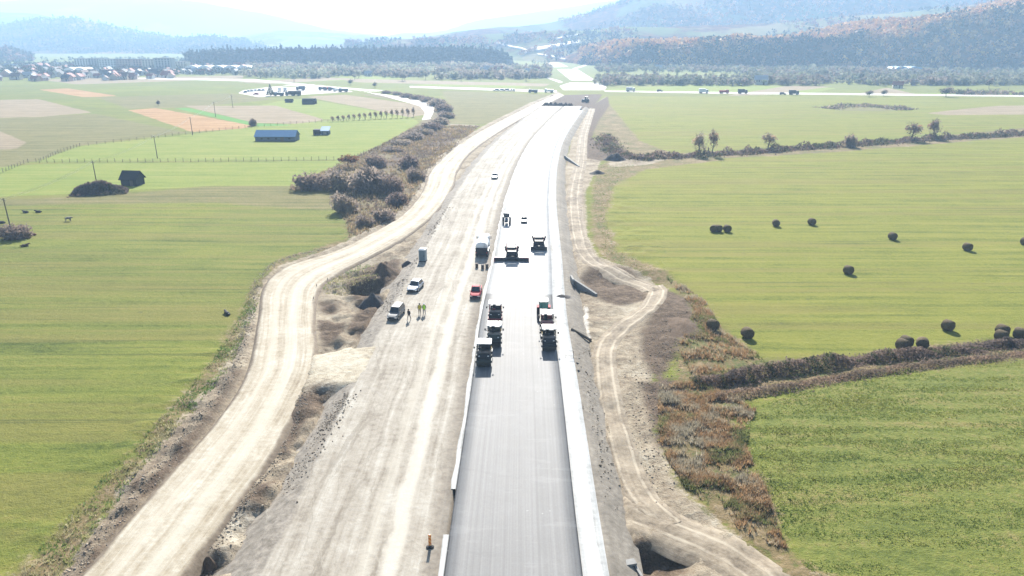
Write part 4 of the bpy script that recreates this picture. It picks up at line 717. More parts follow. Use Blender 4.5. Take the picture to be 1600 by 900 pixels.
def tractor(label, loc, rz, paint, roofp, s=1.0, screen=None):
    t = thing('tractor', label, 'tractor', loc, rz, None, s)
    MB().box((0, .95, 1.15), (.85, 1.9, .75), .1, .08).build('bonnet', paint, t, .08, True); MB().box((0, 1.9, 1.05), (.6, .05, .5)).build('grille', black, t); MB().box((0, -.2, .75), (.7, 2.6, .4)).build('chassis', steel, t)
    for sx in (-1, 1):
        wheel(t, (sx*.82, -.75, .78), .78, .45, 20, paint, 'rear_wheel'); wheel(t, (sx*.75, 1.35, .48), .48, .3, 16, paint, 'front_wheel')
        MB().box((sx*.82, -.75, 1.62), (.5, 1.2, .06)).build('fender', paint, t, .03)
        for yy in (-1.05, .1): MB().tube((sx*.66, yy, 1.3), (sx*.66, yy*.95, 2.68), .045, .045, 6).build('cab_post', steel, t)
        MB().box((sx*.3, 1.9, 1.3), (.18, .06, .12)).build('headlight', lampm, t)
    MB().box((0, .14, 2.05), (1.3, .03, 1.0)).build('windscreen', screen or glass, t); MB().box((0, -.8, 1.5), (.5, .5, .2)).box((0, -1.0, 1.85), (.5, .1, .6)).build('seat', black, t)
    MB().tube((.0, -.05, 1.5), (0, -.2, 1.85), .03).tube((0, -.2, 1.85), (0, -.22, 1.88), .2, .2, 14).build('steering_wheel', black, t); MB().box((0, -.48, 2.74), (1.55, 1.5, .12), .04, .04).build('roof', roofp, t, .04); MB().tube((.3, .7, 1.5), (.3, .7, 2.3), .04).build('exhaust', black, t); return t
gscr = mat('green_tinted_glass', (.12, .34, .28), (.08, .26, .21), 2, .2)
redp = mat('red_paint', (.40, .02, .035), (.30, .014, .025), 3, .65, 0, .15)
p = on_road(850, 503); tractor('red tractor with green tinted windscreen behind the right rollers', p+Vector((0, 1.9, 0)), rdir(p)+math.pi, redp, whitep, 1.05, gscr)
def paver(label, loc, rz, half, paint, pink):
    t = thing('asphalt_paver', label, 'paver', loc, rz, 'pavers ahead of the rollers')     # local +y: away from the camera, the way it drives
    for sx in (-1, 1):
        tr = MB().loft([[(sx*1.0-.18, y, z) for y, z in q] for q in [[(-1.6, .1), (-1.8, .4), (-1.5, .75), (1.5, .75), (1.8, .4), (1.6, .1)]]]+[[(sx*1.0+.18, y, z) for y, z in [(-1.6, .1), (-1.8, .4), (-1.5, .75), (1.5, .75), (1.8, .4), (1.6, .1)]]]).build('crawler_track', black, t)
        MB().box((sx*.75, 2.7, 1.15), (1.05, 1.7, .9), 0, .1).build('hopper_wing', paint, t, .03); MB().box((sx*1.42, -1.0, .75), (.14, 3.4, .18)).build('tow_arm', steel, t)
        for yy in (-1.3, .5): MB().tube((sx*1.05, yy, 1.9), (sx*1.05, yy, 3.45), .05, .05, 8).build('canopy_post', redp, t)
        sd = MB().box((sx*1.15, -1.0, 2.05), (.5, .6, .5)).build('side_seat', black, t, .04)
        MB().box((sx*1.35, -.9, 2.5), (.35, .3, .45)).build('control_desk', steel, t, .03); MB().box((sx*half*.72, -2.72, .78), (half*.5, .22, .12)).build('screed_walkway', pink, t)
        MB().box((sx*(half-.04), -2.5, .45), (.08, 1.3, .85)).build('end_gate', pink, t)
    MB().box((0, .3, 1.25), (2.3, 3.2, 1.2), .05, .1).build('body', paint, t, .06); MB().box((0, .9, 2.0), (2.2, 1.8, .35), .08, .08).build('engine_cover', paint, t, .05); MB().box((0, -1.0, 1.72), (2.5, 1.4, .1)).build('operator_platform', steel, t)
    MB().box((0, -1.5, 2.25), (1.7, .12, .5)).build('rear_console', steel, t, .03)
    MB().box((0, -.4, 3.5), (2.4, 2.2, .06)).box((0, -1.5, 3.46), (2.4, .06, .12)).build('canopy', whitep, t); MB().tube((.7, 1.2, 2.1), (.7, 1.2, 3.0), .07).build('exhaust', black, t)
    sc = MB().box((0, -2.35, .42), (2*half-.1, .8, .62), 0, .08).build('screed', paint, t, .03); MB().box((0, -2.82, .30), (2*half-.1, .1, .34)).build('rear_plate', steel, sc)
    MB().tube((-half+.2, -1.8, .45), (half-.2, -1.8, .45), .2, .2, 10).build('auger', steel, t); MB().tube((-1.3, 3.6, .5), (1.3, 3.6, .5), .12).build('push_roller', steel, t); return t
pinkp = mat('pink_red_paint', (.5, .12, .17), (.4, .09, .13), 3, .5); pdark = mat('paver_blue_grey', (.025, .03, .04), (.017, .02, .027), 3, .5)
p = G(800, 408, ZR); paver('asphalt paver with a wide screed and raised canopy', p+Vector((0, 2.6, 0)), rdir(p), 3.55, pdark, pinkp)
p = G(842.5, 391, ZR); paver('narrower asphalt paver ahead, close to the white shoulder', p+Vector((0, 2.6, 0)), rdir(p), 1.75, pdark, steel)
bluep = mat('blue_grey_paint', (.07, .11, .17), (.05, .08, .12), 3, .4); p = G(791.5, 351, ZR); tractor('small blue tractor driving far up the white carriageway', p+Vector((0, 1, 0)), rdir(p)+math.pi, bluep, bluep, 1.0)
p = G(819, 346.5, ZR); car('car', 'small dark car far up the white carriageway', p, rdir(p)+math.pi, mat('black_paint', (.02, .02, .022), (.015, .015, .016), 2, .3), s=.85)
p = on_bed(753.5, 402); lorry('tank_lorry', 'white tank lorry with dark rear, left of the pavers', p+Vector((0, 3.5, 0)), rdir(p), whitep, whitep, 'tank', s=1.08, L=7.2)
silver = mat('silver_paint', (.50, .52, .55), (.42, .44, .47), 3, .3, .3)
p = on_bed(743, 468); car('pickup_truck', 'red pickup facing the camera beside the edge strip', p+Vector((0, 2.2, 0)), rdir(p)+math.pi, redp, 'pickup', 'pickup')
p = on_bed(641, 457); car('car', 'silver car facing the camera on the gravel', p+Vector((.7, 2.0, 0)), math.pi-.2, silver, 'hatch', s=1.08)
p = on_bed(617, 502); car('suv', 'pale off-roader with dark windows beside the lone dark figure', p+Vector((-.1, 2.2, 0)), math.pi-.16, mat('pearl_white', (.14, .138, .135), (.115, .113, .11), 3, .35), 'suv')
p = on_bed(773, 280); car('car', 'white car alone far up the gravel carriageway', p+Vector((0, 2, 0)), rdir(p)+math.pi, whitep, 'hatch', s=1.05)
# portable toilet
p = on_bed(661, 407.5); t_ = thing('portable_toilet', 'grey portable toilet with white roof standing on the gravel', 'toilet', p, rdir(p)-.12, None, 1.12); tp = mat('grey_blue_plastic', (.20, .27, .30), (.16, .22, .25), 3, .5)
MB().box((0, 0, 1.1), (1.2, 1.2, 2.0)).build('cabin', tp, t_, .04); MB().box((0, 0, .06), (1.3, 1.3, .12)).build('base', steel, t_)
MB().loft([[(-.63, -.63, 2.1), (.63, -.63, 2.1), (.63, .63, 2.1), (-.63, .63, 2.1)], [(-.6, -.6, 2.25), (.6, -.6, 2.25), (.6, .6, 2.25), (-.6, .6, 2.25)], [(-.3, -.3, 2.42), (.3, -.3, 2.42), (.3, .3, 2.42), (-.3, .3, 2.42)]]).build('roof', whitep, t_)
dd = MB().box((0, -.615, 1.1), (.85, .04, 1.85)).build('door', mat('door_plastic', (.15, .21, .24), (.12, .17, .2), 3, .5), t_); MB().box((.33, -.65, 1.1), (.06, .05, .16)).build('handle', black, dd); MB().box((0, -.61, 1.95), (.5, .03, .1)).build('vent', black, t_)
# striped delineator
m_, t, bs = new_mat('orange_white_stripes'); tc = N(t, 'TexCoord').outputs['Object']; sx = N(t, 'SeparateXYZ'); t.links.new(tc, sx.inputs[0])
fr = math_n(t, 'FRACT', math_n(t, 'MULTIPLY', math_n(t, 'ADD', sx.outputs[2], math_n(t, 'MULTIPLY', sx.outputs[0], 1.1)), 2.6)); t.links.new(mixc(t, math_n(t, 'GREATER_THAN', fr, .5), (.62, .15, .02), (.80, .42, .14)), bs.inputs['Base Color']); bs.inputs['Roughness'].default_value = .5
p = on_bed(672, 855); t_ = thing('traffic_delineator', 'orange striped traffic delineator on a black foot beside the asphalt', 'road sign', p, .12)
MB().loft([[(math.cos(a)*rx, math.sin(a)*ry, z) for a in [6.283*i/16 for i in range(16)]] for rx, ry, z in ((.36, .24, 0), (.36, .24, .08), (.12, .1, .16))]).build('foot', black, t_); MB().box((0, 0, .75), (.26, .05, 1.12)).build('panel', m_, t_, .01); MB().tube((0, .04, .1), (0, .04, 1.3), .02).build('post', chrome, t_)
# drainage pieces, headwalls, small site things
def headwall(label, a, b, h0, h1, za, zb, cat='headwall'):
    A, B = G(*a, 0), G(*b, 0); t = thing('culvert_headwall', label, cat, (A.x, A.y, 0)); d = (B-A); n_ = Vector((d.y, -d.x, 0)).normalized()*.22
    MB().loft([[(-n_.x, -n_.y, za), (n_.x, n_.y, za), (n_.x, n_.y, za+h0), (-n_.x, -n_.y, za+h0)], [(d.x-n_.x, d.y-n_.y, zb), (d.x+n_.x, d.y+n_.y, zb), (d.x+n_.x, d.y+n_.y, zb+h1), (d.x-n_.x, d.y-n_.y, zb+h1)]]).build('wing_wall', conc, t)
    MB().box((-.35, .5, za+h0*.5+.1), (.35, 2.6, h0+.25), rz=.1).build('head_slab', conc, t); return t
headwall('pale concrete culvert wing wall on the right slope', (897, 449), (932, 463), 2.0, 1.1, -.4, -.6)
headwall('far concrete culvert wing wall on the right slope', (884, 249), (905, 261), 1.4, .8, -.2, -.4)
p = at(985, 893); t_ = thing('culvert_outlet', 'concrete culvert outlet in the pit at the lower right', 'culvert', (p.x, p.y, -.9), .25)
MB().box((-.7, 0, .5), (.22, 2.4, 1.4)).build('side_wall', conc, t_); MB().box((.75, .2, .35), (.22, 2.0, 1.1)).build('side_wall', conc, t_); MB().box((0, .9, 1.05), (1.7, .7, .22)).build('lintel', conc, t_); MB().box((0, 0, .0), (1.4, 2.4, .12)).build('floor_slab', conc, t_)
for (a, b, r_, lb) in [((893, 515), (922, 531), .22, 'muddy drain pipe running down the right slope'), ((901, 568), (914, 574), .10, 'thin dark pipe on the slope, upper of two'), ((903, 580), (915, 584), .10, 'thin dark pipe on the slope, lower of two')]:
    A, B = G(*a, ZR-.15), G(*b, .15); A.z += .1; o = MB().tube(A, A.lerp(B, .5)+Vector((0, 0, .02)), r_, r_, 10).tube(A.lerp(B, .5)+Vector((0, 0, .02)), B, r_, r_, 10).tube(B, B+(B-A).normalized()*.15, r_*1.25, r_*1.25, 10).build('drain_pipe', timber if r_ > .2 else steel); tag(o, lb, 'pipe')
t_ = thing('metal_barrier', 'small square metal frame standing on the white shoulder', 'barrier', G(890, 558, ZR-.06), -.1)
for x in (-.55, .55): MB().tube((x, 0, 0), (x, 0, 1.0), .035).build('upright', steel, t_); MB().box((x, 0, .03), (.08, .5, .05)).build('foot', steel, t_)
for z in (.2, .97): MB().tube((-.55, 0, z), (.55, 0, z), .03).build('rail', steel, t_)
barrelp = mat('barrel_brown', (.09, .065, .05), (.05, .04, .032), 5)
for px, py, lb in [(745, 418, 'left of three small dark drums behind the tank lorry'), (754, 420, 'middle of three small dark drums behind the tank lorry'), (761, 419, 'right of three small dark drums behind the tank lorry')]:
    t_ = thing('oil_drum', lb, 'drum', on_bed(px, py), 0, 'drums behind the tank lorry'); MB().tube((0, 0, 0), (0, 0, .88), .29, .29, 14).build('barrel', barrelp, t_); MB().tube((0, 0, .3), (0, 0, .34), .31, .31, 14).tube((0, 0, .58), (0, 0, .62), .31, .31, 14).build('hoop', steel, t_)
def heap(label, px, py, rx, ry, h, mt, name='gravel_heap', z=None, seed=0):
    p = G(px, py, z) if z is not None else at(px, py); n, k = 40, 12; V = []; r = np.random.default_rng(seed)
    for j in range(k):
        f = j/(k-1)
        for i in range(n):
            a = 6.283*i/n; q = 1+.35*(fbm(np.array([math.cos(a)*1.5+seed*3+9]), np.array([math.sin(a)*1.5+9]), 3)[0]-.5); x, y = math.cos(a)*rx*f*q, math.sin(a)*ry*f*q
            V.append((x, y, h*(.5+.5*math.cos(math.pi*f))**.85+.75*h*(fbm(np.array([x*1.1+seed+50]), np.array([y*1.1+50]), 4)[0]-.5)*(1-f*.6)-.12*f))
    F = [(j*n+i, j*n+(i+1) % n, (j+1)*n+(i+1) % n, (j+1)*n+i) for j in range(k-1) for i in range(n)]; m = mesh_np(name, V, [f[::-1] for f in F], True); o = link(name, m, None, mt); o.location = (p.x, p.y, p.z); return tag(o, label, 'heap')
gravel = mat('dark_gravel', (.105, .095, .09), (.05, .046, .045), 7, .95, 0, .1, .9); earth = mat('brown_earth', (.14, .10, .07), (.07, .05, .035), 5, .95, 0, .1, .9); sand = mat('pale_sand', (.30, .25, .18), (.2, .165, .12), 5, .95, 0, .1, .6)
heap('dark gravel heap beside the pit left of the cars', 583, 474, 3.4, 2.8, 2.2, gravel, seed=1); heap('brown earth mound above the pit', 602, 428, 3.2, 4.2, 2.2, earth, 'earth_heap', seed=2); heap('dark rubble pile left of the portable toilet', 637, 413, 1.4, 1.1, .9, gravel, 'rubble_heap', .3, 3)
heap('grey gravel heap at the near end of the upper hedge', 961, 250, 5.2, 4.5, 2.6, gravel, seed=4); heap('smaller grey gravel heap below the upper hedge', 934, 271, 3.6, 3.2, 1.2, gravel, seed=5); heap('dark asphalt spill across the white shoulder', 878, 463, 1.5, 1.2, .35, gravel, 'asphalt_spill', ZR-.08, 6)

heap('brown boulder sunk in the pit at the lower left corner', 326, 884, .8, .7, .9, earth, 'boulder', -.7, 31)
heap('earth bank right of the pale dirt loop', 1068, 520, 4, 8, .9, earth, 'earth_heap', seed=10)
for px, py, lb in [(495, 450, 'short wooden stake at the haul road bend'), (512, 440, 'wooden stake above the haul road bend'), (490, 470, 'lowest wooden stake beside the haul road bend')]:
    p = at(px, py); o = MB().box((0, 0, .5), (.1, .1, 1.3)).box((0, 0, 1.17), (.1, .1, .06), .03, .03).build('wooden_stake', timber); o.location = p; tag(o, lb, 'stake', 'stakes at the haul road bend')
# clods and stones along berms: nobody could count them
def clods(name, lines, n, smin, smax, label, pal, seed):
    r = np.random.default_rng(seed); Vs, Fs, Cs, b = [], [], [], 0; oct_ = np.array([(1, 0, 0), (-1, 0, 0), (0, 1, 0), (0, -1, 0), (0, 0, 1), (0, 0, -.6)]); of = np.array([(0, 2, 4), (2, 1, 4), (1, 3, 4), (3, 0, 4), (2, 0, 5), (1, 2, 5), (3, 1, 5), (0, 3, 5)])
    for pts, wd, frac in lines:
        L = smooth_line([G(x, y) for x, y in pts], .5); k = int(n*frac); s = r.random(k)*(len(L)-1.01); i = s.astype(int); c = L[i]+(L[i+1]-L[i])*(s-i)[:, None]+r.normal(size=(k, 2))*wd; z = height(c[:, 0], c[:, 1])
        o_ = road_off(c[:, 0], c[:, 1]); z = np.where((o_ > -24.5) & (o_ < 11), np.maximum(z, np.interp(o_, [-24.6, -23, -21.4, 8.0, 8.9, 10.4, 11.6], [-.25, .5, ZR, ZR, ZR-.2, .1, -.4])), z); sz = smin+(smax-smin)*r.random(k)**3
        V = np.stack([c[:, 0], c[:, 1], z], 1)[:, None]+oct_[None]*sz[:, None, None]*(.6+.7*r.random((k, 6, 3))); Vs.append(V.reshape(-1, 3)); Fs.append((np.arange(k)[:, None, None]*6+of[None]).reshape(-1, 3)+b); b += k*6
        Cs.append(np.repeat(np.array(pal)[r.integers(0, len(pal), k)]*(.7+.6*r.random((k, 1))), 6, 0))
    m = mesh_np(name, np.concatenate(Vs), np.concatenate(Fs)); set_col(m, np.concatenate(Cs)); mt, t, bs = new_mat(name+'_tone'); t.links.new(N(t, 'VertexColor', layer_name='tint').outputs[0], bs.inputs['Base Color']); bs.inputs['Roughness'].default_value = .95
    o = link(name, m, None, mt); return tag(o, label, 'stones', kind='stuff')
EARTH = [(.20, .15, .105), (.26, .205, .145), (.32, .265, .20), (.24, .20, .16)]
clods('earth_clods', [([(108, 905), (214, 770), (308, 658), (362, 585), (390, 500), (402, 440), (440, 405), (520, 386)], .55, .34), ([(300, 905), (372, 800), (440, 700), (475, 625)], .5, .16), ([(380, 860), (440, 780), (500, 690), (545, 630)], .8, .14), ([(560, 540), (600, 490), (625, 450), (660, 390), (700, 330)], .8, .14),
       ([(1000, 780), (1020, 700), (1010, 620), (1040, 560), (1060, 500)], 1.8, .16), ([(960, 800), (940, 700), (925, 620), (910, 540)],   .6, .04)], 8500, .04, .17, 'scattered clods and stones along the dirt edges', EARTH, 5)

# round straw bales
def bale_mesh(seed):
    r = np.random.default_rng(seed); n, k = 22, 7; b = MB(); secs = []
    for j, (y, s) in enumerate([(-.62, .0), (-.62, .6), (-.60, .92), (-.5, 1), (0, 1.02), (.5, 1), (.60, .92), (.62, .6), (.62, .0)]):
        secs.append([(math.cos(6.283*i/n)*.78*s*(1+.03*r.normal()), y+.02*r.normal(), .76+math.sin(6.283*i/n)*.76*s*(1+.02*r.normal())) for i in range(n)])
    return b.loft(secs, False).mesh('bale', True)
straw = mat('weathered_straw', (.15, .115, .07), (.07, .055, .036), 9, .95, 0, .1, .9); BM = [bale_mesh(s) for s in (1, 2, 3)]
for bmsh in BM: bmsh.materials.append(straw)
for i, (px, py, a, lb) in enumerate([(1115, 362, .2, 'left bale of the touching pair far out in the right field'), (1122, 362, 1.4, 'middle bale next to the touching pair in the right field'), (1136, 362, 1.0, 'bale just right of the pair far out in the field'), (1212, 353, .6, 'bale between the pair and the farthest single bale'), (1268, 351, 1.1, 'farthest single bale in the right field'),
        (1394, 374, .9, 'single bale in the upper right of the field'), (1511, 391, 1.0, 'single bale nearest the right picture edge, upper field'), (1325, 428, 1.2, 'lone bale in the middle of the right field'), (1113, 517, 1.3, 'bale half sunk in weeds at the field corner'), (1167, 528, .9, 'bale with clear shadow beside the field corner'),
        (1480, 516, 1.2, 'lone bale above the brown hedge'), (1409, 546, 1.2, 'front bale of the pair behind the brown hedge'), (1415, 541, 1.1, 'rear bale of the pair behind the brown hedge'), (1440, 544, .3, 'bale right of the pair behind the brown hedge'), (1563, 532, 1.2, 'front bale of the cluster at the right end of the hedge'),
        (1565, 523, 1.0, 'rear bale of the cluster at the right end of the hedge'), (1592, 528, 1.3, 'bale at the right picture edge by the hedge'), (1601, 382, 1.1, 'bale cut by the right picture edge')]):
    o = link('straw_bale', BM[i % 3]); o.location = at(px, py); o.rotation_euler = (0, 0, a-.75); o.scale = (1.12,)*3; tag(o, lb, 'bale', 'round straw bales in the right field')

# people
def person(label, loc, rz, top, legs, lean=0.0, stride=.12, vest=None, s=1.0, hat=None):
    vb, rad, ed = [], [], []
    def J(p, r, par=None):
        vb.append(p); rad.append(r); 
        if par is not None: ed.append((par, len(vb)-1))
        return len(vb)-1
    L = lambda z: lean*(z-.95)
    pel = J((0, 0, .95), .155); wa = J((0, L(1.12), 1.12), .14, pel); ch = J((0, L(1.35), 1.34), .17, wa); nk = J((0, L(1.5), 1.49), .065, ch); hd = J((0, L(1.6)+.01, 1.60), .095, nk); tpj = J((0, L(1.7), 1.72), .085, hd); J((0, L(1.62)+.115, 1.60), .018, hd)
    for q in (-1, 1):
        J((q*.10, L(1.6), 1.61), .02, hd)
        sh = J((q*.20, L(1.42), 1.42), .075, ch); el = J((q*.27, L(1.2)-.03, 1.15), .05, sh); wr = J((q*.25, L(1)+.10, .92), .034, el); pm = J((q*.25, L(.9)+.13, .86), .036, wr)
        for k in range(4): f1 = J((q*(.225+.018*k), .155, .81), .011, pm); J((q*(.225+.018*k), .15, .765+.008*abs(k-1)), .009, f1)
        th = J((q*.22, .17, .85), .012, pm); J((q*.215, .19, .82), .01, th)
        hp = J((q*.10, 0, .88), .11, pel); kn = J((q*.12, q*stride*.5+.03, .50), .072, hp); an = J((q*.13, q*stride, .09), .048, kn); J((q*.145, q*stride+.17, .045), .042, an)
    m = bpy.data.meshes.new('body'); m.from_pydata(vb, ed, []); o = bpy.data.objects.new('body', m); col.objects.link(o)
    sm = o.modifiers.new('skin', 'SKIN'); o.modifiers.new('sub', 'SUBSURF').levels = 1
    for i, r_ in enumerate(rad): m.skin_vertices[0].data[i].radius = (r_, r_)
    m.skin_vertices[0].data[0].use_root = True
    dg = bpy.context.evaluated_depsgraph_get(); me = bpy.data.meshes.new_from_object(o.evaluated_get(dg)); bpy.data.objects.remove(o)
    skin = mat('skin', (.42, .26, .19), (.38, .22, .16), 4, .6)
    for mm in (top, legs, skin, black): me.materials.append(mm)
    for p in me.polygons:
        c = p.center; p.use_smooth = True; p.material_index = 3 if c.z < .12 else 2 if (c.z > 1.5 or (c.z < .93 and abs(c.x) > .2 and c.y > .06)) else 1 if c.z < .95 else 0
    t = thing('person', label, 'person', loc, rz, None, s); link('body', me, t)
    MB().loft([[(math.cos(a)*r_, L(1.66)+math.sin(a)*r_*1.1, z) for a in [6.283*i/14 for i in range(14)]] for r_, z in ((.112, 1.63), (.118, 1.68), (.10, 1.74), (.05, 1.785))]).build('hard_hat' if hat else 'hair', hat or mat('dark_hair', (.03, .022, .018)), t, 0, True)
    if vest: MB().loft([[(math.cos(a)*rx, L(z)+math.sin(a)*ry, z) for a in [6.283*i/16 for i in range(16)]] for rx, ry, z in ((.215, .185, .86), (.205, .175, 1.1), (.225, .19, 1.3), (.20, .165, 1.43), (.10, .10, 1.5))], False).build('safety_vest', vest, t, 0, True)
    return t
jk = mat('dark_jacket', (.035, .03, .03)); jean = mat('grey_trousers', (.16, .16, .17)); brn = mat('brown_trousers', (.09, .06, .045)); hiv = mat('lime_vest', (.42, .78, .06), (.34, .68, .05), 4, .7); yv = mat('yellow_vest', (.62, .50, .06), (.5, .4, .05), 4, .7)
person('person in dark clothes stepping beside the pale off-roader', on_bed(639.5, 500), 2.6, jk, jk, .12, .24, None, 1.08)
person('person in a yellow vest, left of the standing pair', on_bed(656, 491.5), .3, jk, brn, 0, .08, yv, 1.12); person('person in a lime vest and grey trousers, right of the standing pair', on_bed(663, 491.5), -.1, jk, jean, 0, .1, hiv, 1.12, whitep)

# cattle
def cow(label, loc, rz, lying=False, c=(.03, .025, .022)):
    vb, rad, ed = [], [], []
    def J(p, r, par=None):
        vb.append(p); rad.append(r)
        if par is not None: ed.append((par, len(vb)-1))
        return len(vb)-1
    z0 = -.62 if lying else 0
    b0 = J((0, 0, 1.02+z0), (.36)); b1 = J((0, .55, 1.03+z0), .34, b0); b2 = J((0, -.6, 1.07+z0), .32, b0); nk = J((0, .95, 1.2+z0*.8), .2, b1); hd = J((0, 1.25, 1.22+z0*.8), .15, nk); J((0, 1.52, 1.08+z0*.8), .09, hd); ta = J((0, -.95, 1.1+z0), .05, b2); J((0, -1.02, .55+z0*.6), .03, ta)
    for q in (-1, 1):
        J((q*.2, 1.18, 1.32+z0*.8), .04, hd)
        if lying: k = J((q*.34, .75, .18), .09, b1); J((q*.25, 1.05, .1), .06, k); k = J((q*.42, -.5, .2), .12, b2); J((q*.4, -.05, .1), .06, k)
        else:
            k = J((q*.2, .62, .5), .085, b1); J((q*.2, .6, .04), .055, k); k = J((q*.22, -.5, .68), .12, b2); h_ = J((q*.22, -.72, .42), .07, k); J((q*.22, -.66, .04), .055, h_)
    m = bpy.data.meshes.new('body'); m.from_pydata(vb, ed, []); o = bpy.data.objects.new('body', m); col.objects.link(o); o.modifiers.new('skin', 'SKIN'); o.modifiers.new('sub', 'SUBSURF').levels = 1
    for i, r_ in enumerate(rad): m.skin_vertices[0].data[i].radius = (r_, r_)
    m.skin_vertices[0].data[0].use_root = True
    me = bpy.data.meshes.new_from_object(o.evaluated_get(bpy.context.evaluated_depsgraph_get())); bpy.data.objects.remove(o); me.materials.clear()
    me.materials.append(mat('cowhide_%d' % int(c[0]*1000), c, (.35, .32, .28) if c[0] < .03 else tuple(v*.6 for v in c), 1.2)); o = link('cow', me); o.location = loc; o.rotation_euler = (0, 0, rz); o.scale = (.85,)*3; return tag(o, label, 'cow', 'cattle in the left field')
cow('dark cow lying left, nearer the pole', at(41, 333), 1.4, True); cow('dark cow lying in the left meadow, right of the first', at(61, 332.5), 1.6, True); cow('dark cow standing with a white flank in the left meadow', at(107, 346), -1.5, False, (.028, .026, .024))
cow('rusty brown cow lying beside the twiggy scrub', at(53, 368), 1.2, True, (.2, .08, .035)); cow('small brown cow lying below the twiggy scrub', at(38, 386), -.9, True, (.09, .05, .03)); cow('dark cow lying at the left picture edge', at(4, 349), 1.5, True); cow('dark calf lying on the grass bank beside the haul road', at(355, 491), .7, True, (.032, .03, .03))

# fences
wire = mat('fence_wire', (.22, .21, .19), (.15, .14, .13), 3, .6)
def fence(label, pts, step, h=1.5, r=.085):
    L = smooth_line([G(x, y) for x, y in pts], .5); d = float(np.linalg.norm(np.diff(L, axis=0), axis=1).sum()); Q = resample(L, max(3, int(d/step)+1)); t = thing('field_fence', label, 'fence', (Q[0, 0], Q[0, 1], 0))
    pm = MB().tube((0, 0, -.2), (0, 0, h), r, r*.85, 6).mesh('post'); pm.materials.append(timber); wb = MB()
    zq = height(Q[:, 0], Q[:, 1])
    for i, q in enumerate(Q):
        o = link('post', pm, t); o.location = (q[0]-Q[0, 0], q[1]-Q[0, 1], zq[i]); o.rotation_euler = (rnd.uniform(-.06, .06), rnd.uniform(-.06, .06), 0); o.scale = (1, 1, rnd.uniform(.85, 1.15))
    for zz in (.35, .8, 1.2):
        w_ = MB()
        for i in range(len(Q)-1): w_.tube((*(Q[i]-Q[0]), zq[i]+zz), (*(Q[i+1]-Q[0]), zq[i+1]+zz), .018, .018, 3, False)
        w_.build('wire', wire, t)
fence('long straight post fence below the bright left meadow', [(62, 254), (200, 253.5), (400, 252), (545, 250)], 2.75); fence('post fence climbing along the scrub beside the bright meadow', [(545, 249), (580, 237), (612, 222), (640, 207)], 2.6)
fence('post fence along the far edge of the bright meadow', [(125, 229), (215, 219), (300, 209), (410, 198), (520, 190), (600, 186)], 3.6); fence('crooked post fence at the left meadow corner', [(0, 272), (40, 255), (62, 252), (90, 240), (125, 229)], 2.8)
# utility poles and wires
tops = []
for i, (px, py, lb) in enumerate([(19, 366, 'nearest leaning wooden pole at the left edge'), (153, 296, 'wooden pole rising behind the long dark thicket'), (246, 247, 'wooden pole in the bright meadow'), (301, 211, 'wooden pole at the tip of the orange maize field'), (337, 183, 'wooden pole on the tan stubble strip'), (364, 169, 'farthest wooden pole near the lorry park')]):
    p = at(px, py); t_ = thing('utility_pole', lb, 'pole', p, -.55, 'wooden poles across the left fields'); ln = -.45 if i == 0 else -.2
    MB().tube((0, 0, -.3), (ln, 0, 8.6), .16, .11, 8).build('pole', timber, t_); ca = MB().box((ln, 0, 8.2), (1.9, .12, .12)).build('crossarm', timber, t_)
    for x in (-.85, 0, .85): MB().tube((ln+x, 0, 8.25), (ln+x, 0, 8.5), .05, .04, 6).build('insulator', lampm, ca)
    tops.append([p+Matrix.Rotation(-.55, 3, 'Z') @ Vector((ln+x, 0, 8.45)) for x in (-.85, 0, .85)])
def span(b, A, B, sag, r):
    prev = A
    for k in range(1, 13): f = k/12; q = A.lerp(B, f); q.z -= sag*4*f*(1-f); b.tube(prev, q, r, r, 3, False); prev = q.copy()
tops.insert(0, [q+Vector((-28, -36, 0)) for q in tops[0]])
alu = mat('bare_aluminium', (.6, .6, .58), (.5, .5, .48), 2, .35, .5)
for j, lb in enumerate(('left', 'middle', 'right')):
    b = MB()
    for i in range(len(tops)-1): span(b, tops[i][j], tops[i+1][j], .9, .022)
    tag(b.build('power_wire', alu), lb+' wire strung between the wooden poles', 'wire', 'wires on the wooden poles')
def pylon(label, p, h):
    t = thing('pylon', label, 'pylon', p, .4); b = MB(); w0, w1 = h*.11, h*.02
    for sx in (-1, 1):
        for sy in (-1, 1): MB().tube((sx*w0, sy*w0, -1), (sx*w1, sy*w1, h), .22, .14, 4).build('leg', chrome, t)
    for k in range(7):
        z0, z1 = h*k/7, h*(k+1)/7; a, c = w0+(w1-w0)*k/7, w0+(w1-w0)*(k+1)/7
        for s in (-1, 1): b.tube((-a, s*a, z0), (c, s*c, z1), .08, .08, 3, False).tube((s*a, a, z0), (s*c, -c, z1), .08, .08, 3, False)
    b.build('lattice', chrome, t)
    for z in (.72, .86): MB().tube((-h*.2, 0, h*z), (h*.2, 0, h*z), .2, .2, 4).build('crossarm', chrome, t)
    return [Vector(p)+Vector((x*h*.18, x*h*.06, h*.84)) for x in (-1, 0, 1)]
a1 = pylon('far lattice pylon on the ridge crest', tuple(Pd(1233, 56, 1390)), 25); a2 = pylon('nearer lattice pylon on the ridge crest', tuple(Pd(1377, 60, 1370)), 27); a3 = pylon('lattice pylon standing in the valley beyond the right fields', (950, 760, 0), 40)
for j, lb in enumerate(('lower', 'middle', 'upper')):
    b = MB(); span(b, a1[j], a2[j], 7, .16); span(b, a2[j], a3[j], 16, .16); tag(b.build('power_wire', alu), lb+' high voltage wire slung across the ridge', 'wire', 'high voltage wires')

